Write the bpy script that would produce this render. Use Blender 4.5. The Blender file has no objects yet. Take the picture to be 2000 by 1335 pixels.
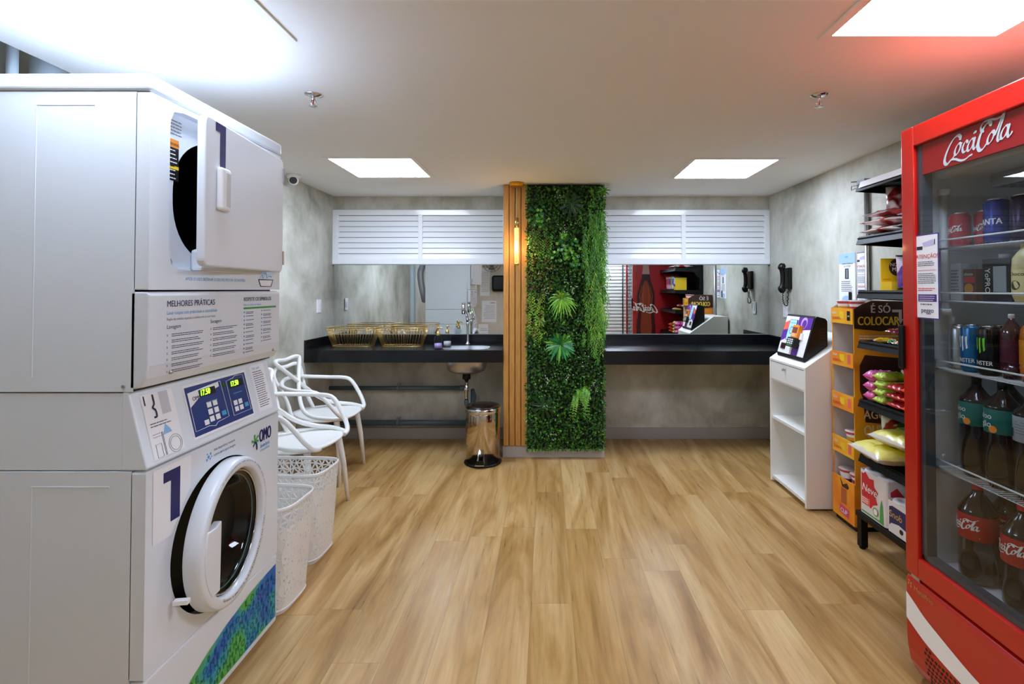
import bpy, bmesh, math, random
from mathutils import Vector, Matrix
from math import sin, cos, pi, radians, sqrt, tan, atan2
random.seed(7)
SC = bpy.context.scene
COL = SC.collection

# ------------------------------------------------------------------ camera, world, exposure
F, CX, PITCH, EYE = 990.0, 1068.0, radians(1.0), 1.372
CYP = 565 - F * tan(PITCH)
cam_data = bpy.data.cameras.new('camera')
cam_data.sensor_width = 36.0
cam_data.lens = F / 2000 * 36.0
cam_data.shift_x = -(CX - 1000) / 2000
cam_data.shift_y = -(667.5 - CYP) / 2000
cam_data.clip_start = 0.02
cam = bpy.data.objects.new('camera', cam_data)
COL.objects.link(cam)
cam.location = (0, 0, EYE)
cam.rotation_euler = (pi / 2 + PITCH, 0, 0)
SC.camera = cam
SC.view_settings.view_transform = 'Standard'
SC.view_settings.look = 'None'
SC.view_settings.gamma = 1
SC.view_settings.use_curve_mapping = False
SC.view_settings.exposure = 1.72
world = bpy.data.worlds.new('world')
SC.world = world
world.use_nodes = True
world.node_tree.nodes['Background'].inputs[0].default_value = (0.8, 0.85, 0.9, 1)
world.node_tree.nodes['Background'].inputs[1].default_value = 0.3
PANEL_POWER = 9.0          # emission of the ceiling LED panels
SC.cycles.max_bounces = 10
SC.cycles.diffuse_bounces = 6
SC.cycles.glossy_bounces = 5
SC.cycles.transparent_max_bounces = 16
SC.cycles.transmission_bounces = 6
SC.cycles.sample_clamp_indirect = 6
SC.cycles.caustics_reflective = False
SC.cycles.caustics_refractive = False

# ------------------------------------------------------------------ materials
def lin(c):
    if isinstance(c, str):
        c = tuple(int(c[i:i + 2], 16) / 255 for i in (0, 2, 4))
    return tuple((v / 12.92 if v <= .04045 else ((v + .055) / 1.055) ** 2.4) for v in c) + (1,)

MATS = {}
def mat(name, col='FFFFFF', rough=.5, metal=0.0, emit=0.0, spec=.5, coat=0.0, noise=0.0, nscale=20, bump=0.0, bscale=60):
    if name in MATS:
        return MATS[name]
    m = bpy.data.materials.new(name)
    m.use_nodes = True
    nt = m.node_tree
    b = nt.nodes['Principled BSDF']
    c = lin(col)
    b.inputs['Base Color'].default_value = c
    b.inputs['Roughness'].default_value = rough
    b.inputs['Metallic'].default_value = metal
    b.inputs['Specular IOR Level'].default_value = spec
    b.inputs['Coat Weight'].default_value = coat
    b.inputs['Coat Roughness'].default_value = .06
    if emit:
        b.inputs['Emission Color'].default_value = c
        b.inputs['Emission Strength'].default_value = emit
    if noise or bump:
        tc = nt.nodes.new('ShaderNodeTexCoord')
    if noise:
        n = nt.nodes.new('ShaderNodeTexNoise')
        n.inputs['Scale'].default_value = nscale
        n.inputs['Detail'].default_value = 4
        nt.links.new(tc.outputs['Object'], n.inputs['Vector'])
        r = nt.nodes.new('ShaderNodeValToRGB')
        r.color_ramp.elements[0].position = .3
        r.color_ramp.elements[1].position = .7
        r.color_ramp.elements[0].color = tuple(v * (1 - noise) for v in c[:3]) + (1,)
        r.color_ramp.elements[1].color = tuple(min(1, v * (1 + noise)) for v in c[:3]) + (1,)
        nt.links.new(n.outputs['Fac'], r.inputs['Fac'])
        nt.links.new(r.outputs['Color'], b.inputs['Base Color'])
    if bump:
        n2 = nt.nodes.new('ShaderNodeTexNoise')
        n2.inputs['Scale'].default_value = bscale
        nt.links.new(tc.outputs['Object'], n2.inputs['Vector'])
        bp = nt.nodes.new('ShaderNodeBump')
        bp.inputs['Strength'].default_value = bump
        bp.inputs['Distance'].default_value = .01
        nt.links.new(n2.outputs['Fac'], bp.inputs['Height'])
        nt.links.new(bp.outputs['Normal'], b.inputs['Normal'])
    MATS[name] = m
    return m

def ramp(nt, fac, stops):
    r = nt.nodes.new('ShaderNodeValToRGB')
    e = r.color_ramp.elements
    while len(e) < len(stops):
        e.new(.5)
    for i, (p, c) in enumerate(stops):
        e[i].position = p
        e[i].color = lin(c)
    nt.links.new(fac, r.inputs['Fac'])
    return r.outputs['Color']

def tex(nt, kind, vec, **kw):
    n = nt.nodes.new(kind)
    for k, v in kw.items():
        n.inputs[k.replace('_', ' ')].default_value = v
    if vec is not None:
        nt.links.new(vec, n.inputs['Vector'])
    return n

def mapped(nt, scale=(1, 1, 1), rot=(0, 0, 0), loc=(0, 0, 0)):
    tc = nt.nodes.new('ShaderNodeTexCoord')
    mp = nt.nodes.new('ShaderNodeMapping')
    mp.inputs['Scale'].default_value = scale
    mp.inputs['Rotation'].default_value = rot
    mp.inputs['Location'].default_value = loc
    nt.links.new(tc.outputs['Object'], mp.inputs['Vector'])
    return mp.outputs['Vector']

def mixc(nt, fac, a, b, mode='MIX'):
    n = nt.nodes.new('ShaderNodeMix')
    n.data_type = 'RGBA'
    n.blend_type = mode
    for v, sock in ((fac, n.inputs[0]), (a, n.inputs[6]), (b, n.inputs[7])):
        if hasattr(v, 'links') or hasattr(v, 'is_linked'):
            nt.links.new(v, sock)
        else:
            sock.default_value = v
    return n.outputs[2]

def concrete(name='burnished_concrete', stops=None, sc=1.0):
    m = mat(name, 'A0A090', .62, spec=.3)
    nt = m.node_tree
    b = nt.nodes['Principled BSDF']
    n1 = tex(nt, 'ShaderNodeTexNoise', mapped(nt, (1 * sc, 1 * sc, .9 * sc)), Scale=1.9, Detail=7, Roughness=.6, Distortion=.35)
    n2 = tex(nt, 'ShaderNodeTexNoise', mapped(nt, (3, 3, 1.2)), Scale=5, Detail=6, Roughness=.6)
    c1 = ramp(nt, n1.outputs['Fac'], stops or [(.28, '8C8B7E'), (.42, 'AEADA0'), (.54, 'C5C4B9'), (.72, 'D9D9CF')])
    c2 = ramp(nt, n2.outputs['Fac'], [(.3, '9A9A94'), (.7, 'E8E8E4')])
    nt.links.new(mixc(nt, .35, c1, c2, 'SOFT_LIGHT'), b.inputs['Base Color'])
    bp = nt.nodes.new('ShaderNodeBump')
    bp.inputs['Strength'].default_value = .12
    bp.inputs['Distance'].default_value = .01
    nt.links.new(n2.outputs['Fac'], bp.inputs['Height'])
    nt.links.new(bp.outputs['Normal'], b.inputs['Normal'])
    return m

def wood_floor():
    m = mat('oak_plank_floor', 'C8A070', .36, spec=.42)
    nt = m.node_tree
    b = nt.nodes['Principled BSDF']
    raw = mapped(nt, (1, 1, 1), (0, 0, pi / 2), (.31, .07, 0))
    sp = nt.nodes.new('ShaderNodeSeparateXYZ'); nt.links.new(raw, sp.inputs[0])
    def mth(op, a, b_=None):
        q = nt.nodes.new('ShaderNodeMath'); q.operation = op
        for k, v in enumerate((a, b_)):
            if v is None: continue
            if isinstance(v, (int, float)): q.inputs[k].default_value = v
            else: nt.links.new(v, q.inputs[k])
        return q.outputs[0]
    row = mth('FLOOR', mth('DIVIDE', sp.outputs['Y'], .18))
    wn = nt.nodes.new('ShaderNodeTexWhiteNoise'); wn.noise_dimensions = '1D'; nt.links.new(row, wn.inputs['W'])
    cb = nt.nodes.new('ShaderNodeCombineXYZ')
    nt.links.new(mth('ADD', sp.outputs['X'], mth('MULTIPLY', wn.outputs['Value'], 1.22)), cb.inputs['X'])
    nt.links.new(sp.outputs['Y'], cb.inputs['Y']); vec = cb.outputs[0]
    br = tex(nt, 'ShaderNodeTexBrick', vec, Scale=1.0, Mortar_Size=.0008, Mortar_Smooth=.2, Brick_Width=1.22, Row_Height=.18)
    br.offset = 0
    br.inputs['Color1'].default_value = (0, 0, 0, 1)
    br.inputs['Color2'].default_value = (1, 1, 1, 1)
    br.inputs['Mortar'].default_value = (.5, .5, .5, 1)
    # plank-dependent shift of the grain
    add = nt.nodes.new('ShaderNodeVectorMath'); add.operation = 'MULTIPLY_ADD'
    nt.links.new(br.outputs['Color'], add.inputs[0])
    add.inputs[1].default_value = (3.1, 7.7, 5.3)
    nt.links.new(mapped(nt, (1, .13, 1)), add.inputs[2])
    g1 = tex(nt, 'ShaderNodeTexNoise', add.outputs[0], Scale=6.5, Detail=6, Roughness=.55, Distortion=1.3)
    g2 = tex(nt, 'ShaderNodeTexNoise', mapped(nt, (1, .045, 1)), Scale=55, Detail=5, Roughness=.65)
    g3 = tex(nt, 'ShaderNodeTexNoise', add.outputs[0], Scale=1.6, Detail=2, Roughness=.5)
    base = ramp(nt, g1.outputs['Fac'], [(.25, '957040'), (.41, 'B89257'), (.53, 'CCA971'), (.74, 'E0C391')])
    fine = ramp(nt, g2.outputs['Fac'], [(.35, 'A8A29C'), (.6, 'FFFFFF')])
    tone = ramp(nt, br.outputs['Color'], [(0, 'E6DACA'), (1, 'FFF8EC')])
    big = ramp(nt, g3.outputs['Fac'], [(.3, 'E3D2BC'), (.7, 'FFFFFF')])
    c = mixc(nt, .32, base, fine, 'MULTIPLY')
    c = mixc(nt, .6, c, tone, 'MULTIPLY')
    c = mixc(nt, .5, c, big, 'MULTIPLY')
    c = mixc(nt, br.outputs['Fac'], c, lin('8A6B45'))
    nt.links.new(c, b.inputs['Base Color'])
    nt.links.new(ramp(nt, g2.outputs['Fac'], [(.3, '8A8A8A'), (.7, 'ACACAC')]), b.inputs['Roughness'])
    bp = nt.nodes.new('ShaderNodeBump')
    bp.inputs['Strength'].default_value = .18
    bp.inputs['Distance'].default_value = .004
    nt.links.new(g2.outputs['Fac'], bp.inputs['Height'])
    nt.links.new(bp.outputs['Normal'], b.inputs['Normal'])
    return m

def granite():
    m = mat('black_granite', '0C0E12', .24, spec=.42)
    nt = m.node_tree
    b = nt.nodes['Principled BSDF']
    n = tex(nt, 'ShaderNodeTexNoise', mapped(nt), Scale=230, Detail=2)
    nt.links.new(ramp(nt, n.outputs['Fac'], [(.5, '07090C'), (.72, '14171C')]), b.inputs['Base Color'])
    return m

def pane(name, tint='FFFFFF', rough=0.0, ior=1.45):
    m = bpy.data.materials.new(name)
    m.use_nodes = True
    nt = m.node_tree
    nt.nodes.clear()
    o = nt.nodes.new('ShaderNodeOutputMaterial')
    t = nt.nodes.new('ShaderNodeBsdfTransparent'); t.inputs[0].default_value = lin(tint)
    g = nt.nodes.new('ShaderNodeBsdfGlossy'); g.inputs['Roughness'].default_value = rough
    fr = nt.nodes.new('ShaderNodeFresnel'); fr.inputs['IOR'].default_value = ior
    ge = nt.nodes.new('ShaderNodeNewGeometry')          # same reflectance from either side of the thin pane
    mr = nt.nodes.new('ShaderNodeMapRange'); mr.inputs['To Min'].default_value = ior; mr.inputs['To Max'].default_value = 1 / ior
    nt.links.new(ge.outputs['Backfacing'], mr.inputs['Value']); nt.links.new(mr.outputs['Result'], fr.inputs['IOR'])
    mx = nt.nodes.new('ShaderNodeMixShader')
    nt.links.new(fr.outputs[0], mx.inputs[0]); nt.links.new(t.outputs[0], mx.inputs[1])
    nt.links.new(g.outputs[0], mx.inputs[2]); nt.links.new(mx.outputs[0], o.inputs['Surface'])
    MATS[name] = m
    return m

def liquid(name, col, rough=.06, alpha=.5):
    m = mat(name, col, rough, spec=.6, coat=.6)
    m.node_tree.nodes['Principled BSDF'].inputs['Alpha'].default_value = alpha
    return m

WHITE = mat('white_enamel', 'E2E8EE', .3, coat=.25)
SATIN = mat('satin_white_panel', 'DEE2E8', .42)
PLAST = mat('white_plastic', 'F2F2F4', .35)
OPEN_W = mat('white_melamine', 'EFEFEA', .45)
BLACK = mat('black_plastic', '070708', .35, spec=.35)
BLKMET = mat('black_powder_coat', '08080A', .5, spec=.3)
CHROME = mat('chrome', 'D8D8DA', .08, metal=1)
STEEL = mat('brushed_steel', 'B9B9BC', .3, metal=1)
MIRSTEEL = mat('polished_bin_steel', 'C9BCA8', .09, metal=1)
GOLD = mat('gold_wire', 'CFB070', .3, metal=1)
RED = mat('cooler_red', 'B81508', .3, coat=.3)
LRED = mat('logo_red', 'C4121C', .35)
PVC = mat('grey_pvc', '50626C', .4)
NAVY = mat('navy_print', '211C5E', .5)
INK = mat('grey_ink', '6C6C78', .6)
DINK = mat('dark_ink', '23203A', .6)
LBLUE = mat('light_blue_print', '4FA3D8', .5)
PAPER = mat('paper_white', 'F2F2F4', .6)
PURPLE = mat('purple_print', '4B2A86', .5)
RINK = mat('red_print', 'D02430', .5)
ORANGE = mat('orange_print', 'F2901E', .5)
YELLOW = mat('yellow_print', 'F4CB1E', .45)
GREENP = mat('green_print', '4DA04E', .5)
WHITEP = mat('white_print', 'F4F2EE', .5)
DARKV = mat('dark_cavity', '040405', .5)
GREY = mat('grey_plastic', '8F9398', .4)
GRANITE = granite()
CONC = concrete()
FLOORM = wood_floor()
GLASS = pane('clear_glass', 'E4EAEA', ior=1.5)
DGLASS = pane('porthole_glass', '9AA09E', ior=1.5)
CEILM = mat('white_ceiling_paint', 'F0EFEC', .8, spec=.2)

# ------------------------------------------------------------------ builders
ROOT = {}
class B:
    """collects shapes and links them as ONE mesh object"""
    def __init__(s):
        s.v = []; s.f = []; s.m = []; s.sm = []; s.mats = []
    def mi(s, m):
        if m not in s.mats:
            s.mats.append(m)
        return s.mats.index(m)
    def raw(s, vs, fs, m, smooth=False):
        o = len(s.v); k = s.mi(m)
        s.v += [Vector(p) for p in vs]
        for f in fs:
            s.f.append([o + i for i in f]); s.m.append(k); s.sm.append(smooth)
        return s
    def box(s, a, b, m):
        x0, x1 = sorted((a[0], b[0])); y0, y1 = sorted((a[1], b[1])); z0, z1 = sorted((a[2], b[2]))
        vs = [(x0, y0, z0), (x1, y0, z0), (x1, y1, z0), (x0, y1, z0), (x0, y0, z1), (x1, y0, z1), (x1, y1, z1), (x0, y1, z1)]
        return s.raw(vs, [(0, 3, 2, 1), (4, 5, 6, 7), (0, 1, 5, 4), (1, 2, 6, 5), (2, 3, 7, 6), (3, 0, 4, 7)], m)
    def prism(s, pts, axis, a, b, m, smooth=False):
        """polygon pts (2-D) extruded along axis from a to b"""
        def P(p, t):
            return {'x': (t, p[0], p[1]), 'y': (p[0], t, p[1]), 'z': (p[0], p[1], t)}[axis]
        n = len(pts)
        vs = [P(p, a) for p in pts] + [P(p, b) for p in pts]
        fs = [tuple(range(n)), tuple(range(2 * n - 1, n - 1, -1))]
        fs += [(i, n + i, n + (i + 1) % n, (i + 1) % n) for i in range(n)]
        return s.raw(vs, fs, m, smooth)
    def tube(s, pts, r, m, n=10, closed=False, flat=1.0, up=None, caps=True):
        pts = [Vector(p) for p in pts]
        N = len(pts)
        rs = r if isinstance(r, (list, tuple)) else [r] * N
        vs = []; fs = []
        prev = None
        for i, p in enumerate(pts):
            a = pts[(i - 1) % N] if (i or closed) else p
            c = pts[(i + 1) % N] if (i < N - 1 or closed) else p
            t = (c - a)
            t = t.normalized() if t.length > 1e-9 else Vector((0, 0, 1))
            if up is not None:
                u = Vector(up).cross(t)
                if u.length < 1e-4: u = Vector((1, 0, 0)).cross(t)
            elif prev is None:
                u = t.cross(Vector((0, 0, 1)))
                if u.length < 1e-3: u = t.cross(Vector((1, 0, 0)))
            else:
                u = prev - t * prev.dot(t)
                if u.length < 1e-5: u = t.cross(Vector((1, 0, 0)))
            u.normalize(); prev = u
            w = t.cross(u)
            for k in range(n):
                an = 2 * pi * k / n
                vs.append(p + u * cos(an) * rs[i] + w * sin(an) * rs[i] * flat)
        for i in range(N if closed else N - 1):
            j = (i + 1) % N
            for k in range(n):
                k2 = (k + 1) % n
                fs.append((i * n + k, i * n + k2, j * n + k2, j * n + k))
        s.raw(vs, fs, m, True)
        if not closed and caps:
            o = len(s.v) - N * n
            s.f.append([o + k for k in range(n)][::-1]); s.m.append(s.mi(m)); s.sm.append(False)
            s.f.append([o + (N - 1) * n + k for k in range(n)]); s.m.append(s.mi(m)); s.sm.append(False)
        return s
    def cyl(s, a, b, r, m, n=24, r2=None):
        return s.tube([a, b], [r, r if r2 is None else r2], m, n)
    def lathe(s, prof, c, m, n=32, sx=1, sy=1, axis='z', ex=2.0, smooth=True):
        """profile [(r,h)...] about an axis through c; m may be a list, one per band; ex>2 squares it"""
        vs = []; fs = []; mm = []
        for r, h in prof:
            for k in range(n):
                a = 2 * pi * k / n
                ca, sa = cos(a), sin(a)
                if ex != 2.0:
                    q = (abs(ca) ** ex + abs(sa) ** ex) ** (-1 / ex); ca *= q; sa *= q
                p = {'z': (r * ca * sx, r * sa * sy, h), 'x': (h, r * ca * sx, r * sa * sy), 'y': (r * sa * sx, h, r * ca * sy)}[axis]
                vs.append(Vector(p) + Vector(c))
        for i in range(len(prof) - 1):
            for k in range(n):
                k2 = (k + 1) % n
                fs.append((i * n + k, i * n + k2, (i + 1) * n + k2, (i + 1) * n + k)); mm.append(i)
        o = len(s.v)
        s.v += vs
        for f, i in zip(fs, mm):
            s.f.append([o + q for q in f]); s.m.append(s.mi(m[min(i, len(m) - 1)] if isinstance(m, list) else m)); s.sm.append(smooth)
        ml = m if isinstance(m, list) else [m]
        if prof[0][0] > 1e-6:
            s.f.append([o + k for k in range(n)][::-1]); s.m.append(s.mi(ml[0])); s.sm.append(False)
        if prof[-1][0] > 1e-6:
            q = o + (len(prof) - 1) * n
            s.f.append([q + k for k in range(n)]); s.m.append(s.mi(ml[-1])); s.sm.append(False)
        return s
    def holed(s, outer, inner, m):
        """flat ring of quads between two equally long 3-D loops"""
        n = len(outer)
        return s.raw(list(outer) + list(inner), [(i, (i + 1) % n, n + (i + 1) % n, n + i) for i in range(n)], m)
    def sphere(s, c, r, m, n=16, sz=1.0):
        prof = [(max(1e-7, r * sin(pi * i / n)), -r * cos(pi * i / n) * sz) for i in range(n + 1)]
        return s.lathe(prof, c, m, n * 2)
    # flat graphics on a plane (o = origin, u = right, v = up, n = outward)
    def poly(s, fr, pts, m, d=.0006):
        o, u, v = fr; n = u.cross(v)
        return s.raw([o + u * p[0] + v * p[1] + n * d for p in pts], [tuple(range(len(pts)))], m)
    def rect(s, fr, x0, y0, x1, y1, m, d=.0006):
        return s.poly(fr, [(x0, y0), (x1, y0), (x1, y1), (x0, y1)], m, d)
    def disc(s, fr, x, y, r, m, d=.0006, n=20, ry=None):
        ry = r if ry is None else ry
        return s.poly(fr, [(x + r * cos(2 * pi * k / n), y + ry * sin(2 * pi * k / n)) for k in range(n)], m, d)
    def text(s, fr, txt, x, y, size, m, d=.001, bold=0.0, shear=0.0, sx=1.0, align='LEFT', outline=0.0, rot=0.0):
        vs, fs = glyphs(txt, 0.0, shear, align, outline)
        if bold > 0:          # heavier face: the same letters set twice more, a hair apart
            for k, dx in ((1, -bold), (2, bold)):
                s.text(fr, txt, x + dx * size * .8, y, size, m, d + k * .00012, 0, shear, sx, align, outline, rot)
        o, u, v = fr; n = u.cross(v)
        cr, sr = cos(rot), sin(rot)
        out = []
        for p in vs:
            px, py = p[0] * size * sx, p[1] * size
            out.append(o + u * (x + px * cr - py * sr) + v * (y + px * sr + py * cr) + n * d)
        return s.raw(out, fs, m)
    def lines(s, fr, x0, y0, x1, rows, pitch, h, m, seed=0, d=.001):
        rr = random.Random(seed)
        for i in range(rows):
            y = y0 - i * pitch
            xe = x0 + (x1 - x0) * rr.uniform(.78, 1.0)
            x = x0
            while x < xe:
                w = min(rr.uniform(.6, 2.2) * pitch * 1.3, xe - x)
                s.rect(fr, x, y, x + w, y + h, m, d); x += w + h * .5
        return s
    def pen(s, fr, pts, w, m, d=.0012, angle=radians(40), mn=.25, sub=8, closed=False):
        """calligraphic stroke"""
        P = smooth2(pts, sub, closed)
        PEN[0] = (PEN[0] + 1) % 12; d = d + PEN[0] * .00011; nP = len(P)
        L = []; R = []
        for i, p in enumerate(P):
            a = P[max(i - 1, 0)]; c = P[min(i + 1, len(P) - 1)]
            t = (c - a)
            if t.length < 1e-9: t = Vector((1, 0))
            t.normalize(); nn = Vector((-t.y, t.x))
            ww = w * (mn + (1 - mn) * abs(sin(atan2(t.y, t.x) - angle))) / 2
            if i == 0 or i == len(P) - 1: ww *= .4
            L.append(p + nn * ww); R.append(p - nn * ww)
        o, u, v = fr; n = u.cross(v)
        vs = [o + u * p.x + v * p.y + n * (d + .0001 * i / nP) for i, p in enumerate(L)] + [o + u * p.x + v * p.y + n * (d + .0001 * i / nP) for i, p in enumerate(R)]
        k = len(L)
        return s.raw(vs, [(k + i, k + i + 1, i + 1, i) for i in range(k - 1)], m)
    def build(s, name, parent=None, bevel=0.0, seg=2, local=False, sub=0, solid=0.0, kind=None, label=None, autosmooth=False):
        me = bpy.data.meshes.new(name)
        vs = s.v
        if parent is not None and not local:
            inv = ROOT[parent.name].inverted()
            vs = [inv @ p for p in vs]
        elif parent is None and not local:
            pass
        me.from_pydata([tuple(p) for p in vs], [], s.f)
        for m in s.mats:
            me.materials.append(m)
        me.polygons.foreach_set('material_index', s.m)
        me.polygons.foreach_set('use_smooth', s.sm)
        me.update()
        o = bpy.data.objects.new(name, me)
        COL.objects.link(o)
        if parent is not None:
            o.parent = parent
            ROOT[o.name] = ROOT[parent.name]
        else:
            ROOT[o.name] = Matrix.Identity(4)
        if solid:
            md = o.modifiers.new('thickness', 'SOLIDIFY'); md.thickness = solid; md.offset = 0
        if bevel:
            md = o.modifiers.new('bevel', 'BEVEL'); md.width = bevel; md.segments = seg; md.limit_method = 'ANGLE'; md.angle_limit = radians(35)
        if sub:
            md = o.modifiers.new('sub', 'SUBSURF'); md.levels = sub; md.render_levels = sub
        if kind: o['kind'] = kind
        if label: o['label'] = label
        return o

def smooth2(pts, sub=8, closed=False):
    P = [Vector(p) for p in pts]; n = len(P); out = []
    rng = range(n if closed else n - 1)
    for i in rng:
        p0 = P[(i - 1) % n] if (i or closed) else P[0]
        p1 = P[i]; p2 = P[(i + 1) % n]
        p3 = P[(i + 2) % n] if (i + 2 < n or closed) else P[-1]
        for k in range(sub):
            t = k / sub
            out.append(.5 * ((2 * p1) + (p2 - p0) * t + (2 * p0 - 5 * p1 + 4 * p2 - p3) * t * t + (3 * p1 - p0 - 3 * p2 + p3) * t ** 3))
    if not closed: out.append(P[-1])
    return out
smooth3 = smooth2

GL = {}
PEN = [0]
def glyphs(txt, bold=0.0, shear=0.0, align='LEFT', outline=0.0):
    key = (txt, bold, shear, align, outline)
    if key in GL: return GL[key]
    c = bpy.data.curves.new('lettering', 'FONT')
    c.body = txt; c.size = 1.0; c.offset = bold; c.shear = shear; c.align_x = align
    c.resolution_u = 3
    if outline:
        c.fill_mode = 'NONE'; c.bevel_depth = outline; c.bevel_resolution = 0
    else:
        c.fill_mode = 'FRONT'
    o = bpy.data.objects.new('lettering', c)
    COL.objects.link(o)
    dg = bpy.context.evaluated_depsgraph_get()
    me = bpy.data.meshes.new_from_object(o.evaluated_get(dg))
    r = ([tuple(v.co) for v in me.vertices], [tuple(p.vertices) for p in me.polygons])
    bpy.data.objects.remove(o); bpy.data.curves.remove(c); bpy.data.meshes.remove(me)
    GL[key] = r
    return r

def thing(name, label, cat, loc=(0, 0, 0), rotz=0, group=None):
    o = bpy.data.objects.new(name, None)
    o.empty_display_size = .1
    COL.objects.link(o)
    o.location = loc; o.rotation_euler = (0, 0, rotz)
    o['label'] = label; o['category'] = cat
    if group: o['group'] = group
    ROOT[o.name] = Matrix.Translation(Vector(loc)) @ Matrix.Rotation(rotz, 4, 'Z')
    return o
def tag(o, label, cat, group=None, kind=None):
    o['label'] = label; o['category'] = cat
    if group: o['group'] = group
    if kind: o['kind'] = kind
    return o
def struct(o):
    o['kind'] = 'structure'; return o
def dup(root, loc, rotz=None, label=None, group=None, rot=None, scale=None):
    r = root.copy(); COL.objects.link(r)
    r.location = loc
    if rotz is not None: r.rotation_euler = (0, 0, rotz)
    if rot is not None: r.rotation_euler = rot
    if scale is not None: r.scale = scale
    if label: r['label'] = label
    if group: r['group'] = group
    for ch in list(root.children):
        c = ch.copy(); COL.objects.link(c); c.parent = r
        for g in list(ch.children):
            d = g.copy(); COL.objects.link(d); d.parent = c
    return r
def V(*a): return Vector(a)
FX = lambda x, y=0, z=0: (V(x, y, z), V(0, 1, 0), V(0, 0, 1))     # plane facing +X
NX = lambda x, y=0, z=0: (V(x, y, z), V(0, -1, 0), V(0, 0, 1))    # plane facing -X
NY = lambda y, x=0, z=0: (V(x, y, z), V(1, 0, 0), V(0, 0, 1))     # plane facing -Y
PY = lambda y, x=0, z=0: (V(x, y, z), V(-1, 0, 0), V(0, 0, 1))    # plane facing +Y

# ------------------------------------------------------------------ the room
WL, WR, WB, WF, CE = -1.975, 2.055, 4.69, -1.10, 2.235
struct(B().box((-2.6, WF - .1, -.1), (WR + .1, WB + .1, 0), FLOORM).build('floor'))
c = B()
c.box((WL - .1, 2.15, CE), (WR + .1, WB + .1, CE + .08), CEILM)
c.box((-1.90, WF - .1, CE), (WR + .1, 2.15, CE + .08), CEILM)
c.box((-2.6, WF - .1, 2.75), (-1.6, 2.25, 2.8), CEILM)
c.box((-1.90, WF - .1, CE + .08), (-1.88, 2.15, 2.75), CEILM)
struct(c.build('ceiling'))
struct(B().box((WL - .1, WB, 0), (WR + .1, WB + .1, CE), CONC).build('wall_back'))
struct(B().box((WR, WF - .1, 0), (WR + .1, WB, CE), CONC).build('wall_right'))
w = B().box((WL - .3, 2.06, 0), (WL, WB, 2.75), CONC).box((-2.30, WF - .1, 0), (-2.18, 2.06, 2.75), CONC)
struct(w.build('wall_left'))
struct(B().box((-2.3, WF - .1, 0), (WR, WF, CE), concrete('plain_cream_wall', [(.25, 'B9B2A2'), (.5, 'CFC8BA'), (.75, 'DAD5C9')])).build('wall_front'))
BASEM = mat('grey_skirting', 'A39B94', .5)
struct(B().box((WL, WB - .015, 0), (-.36, WB, .105), BASEM).box((.47, WB - .015, 0), (WR, WB, .105), BASEM).build('baseboard_back', bevel=.003))
struct(B().box((WL, 2.06, 0), (WL + .015, WB - .015, .105), BASEM).build('baseboard_left', bevel=.003))
struct(B().box((WR - .015, 3.72, 0), (WR, WB - .015, .105), BASEM).build('baseboard_right', bevel=.003))
# pillar between the two counters
struct(B().box((-.355, 4.20, 0), (.462, WB - .001, CE), CONC).build('wall_column'))
struct(B().box((-.362, 4.166, 0), (.469, 4.20, .095), mat('pillar_skirting', 'B8B2AC', .45)).build('baseboard_column', bevel=.003))

# ceiling LED panels
LEDM = mat('led_diffuser', 'D9E8FF', .5, emit=PANEL_POWER)
def led(x0, y0, x1, y1, label, group='recessed ceiling LED panels'):
    t = thing('ceiling_light', label, 'light', ((x0 + x1) / 2, (y0 + y1) / 2, CE), 0, group)
    B().box((x0, y0, CE - .004), (x1, y1, CE - .001), LEDM).build('diffuser', t)
    f = B(); w_ = .032
    for a, b in (((x0 - w_, y0 - w_), (x1 + w_, y0)), ((x0 - w_, y1), (x1 + w_, y1 + w_)), ((x0 - w_, y0), (x0, y1)), ((x1, y0), (x1 + w_, y1))):
        f.box((a[0], a[1], CE - .006), (b[0], b[1], CE - .0005), CEILM)
    f.build('frame', t)
led(-1.437, 3.315, -.893, 3.857, 'square white ceiling LED panel above the sink counter, far left')
led(.984, 3.343, 1.535, 3.893, 'square white ceiling LED panel far right, near the shutter vent')
led(.965, 1.15, 1.52, 1.700, 'large bright ceiling LED panel above the red drinks cooler')
led(-1.45, 1.15, -.900, 1.712, 'large bright ceiling LED panel above the stacked washer and dryer')
led(.965, -.95, 1.52, -.40, 'added unseen ceiling LED panel behind the viewer, on the cooler side')  # out of view, added at the row spacing to give light from behind

# ceiling sprinklers
def sprinkler(x, y, label):
    t = thing('ceiling_sprinkler', label, 'sprinkler', (x, y, CE), 0, 'ceiling sprinklers')
    B().lathe([(.001, -.012), (.020, -.010), (.036, -.004), (.037, 0)], (x, y, CE), CHROME, 24).build('flange', t)
    h = B().cyl((x, y, CE - .008), (x, y, CE - .028), .008, CHROME, 12)
    for s in (-1, 1):
        h.tube([(x + s * .008, y, CE - .026), (x + s * .013, y, CE - .036), (x, y, CE - .050)], .0022, CHROME, 6)
    h.cyl((x, y, CE - .028), (x, y, CE - .046), .0022, RINK, 8)
    h.build('frame_arms', t)
    d = B().lathe([(.001, 0), (.018, -.002), (.018, -.004), (.001, -.003)], (x, y, CE - .050), CHROME, 16)
    d.build('deflector', t)
sprinkler(-1.033, 2.228, 'small chrome ceiling sprinkler on the washer side')
sprinkler(1.208, 2.234, 'small chrome ceiling sprinkler on the cooler side')

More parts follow.
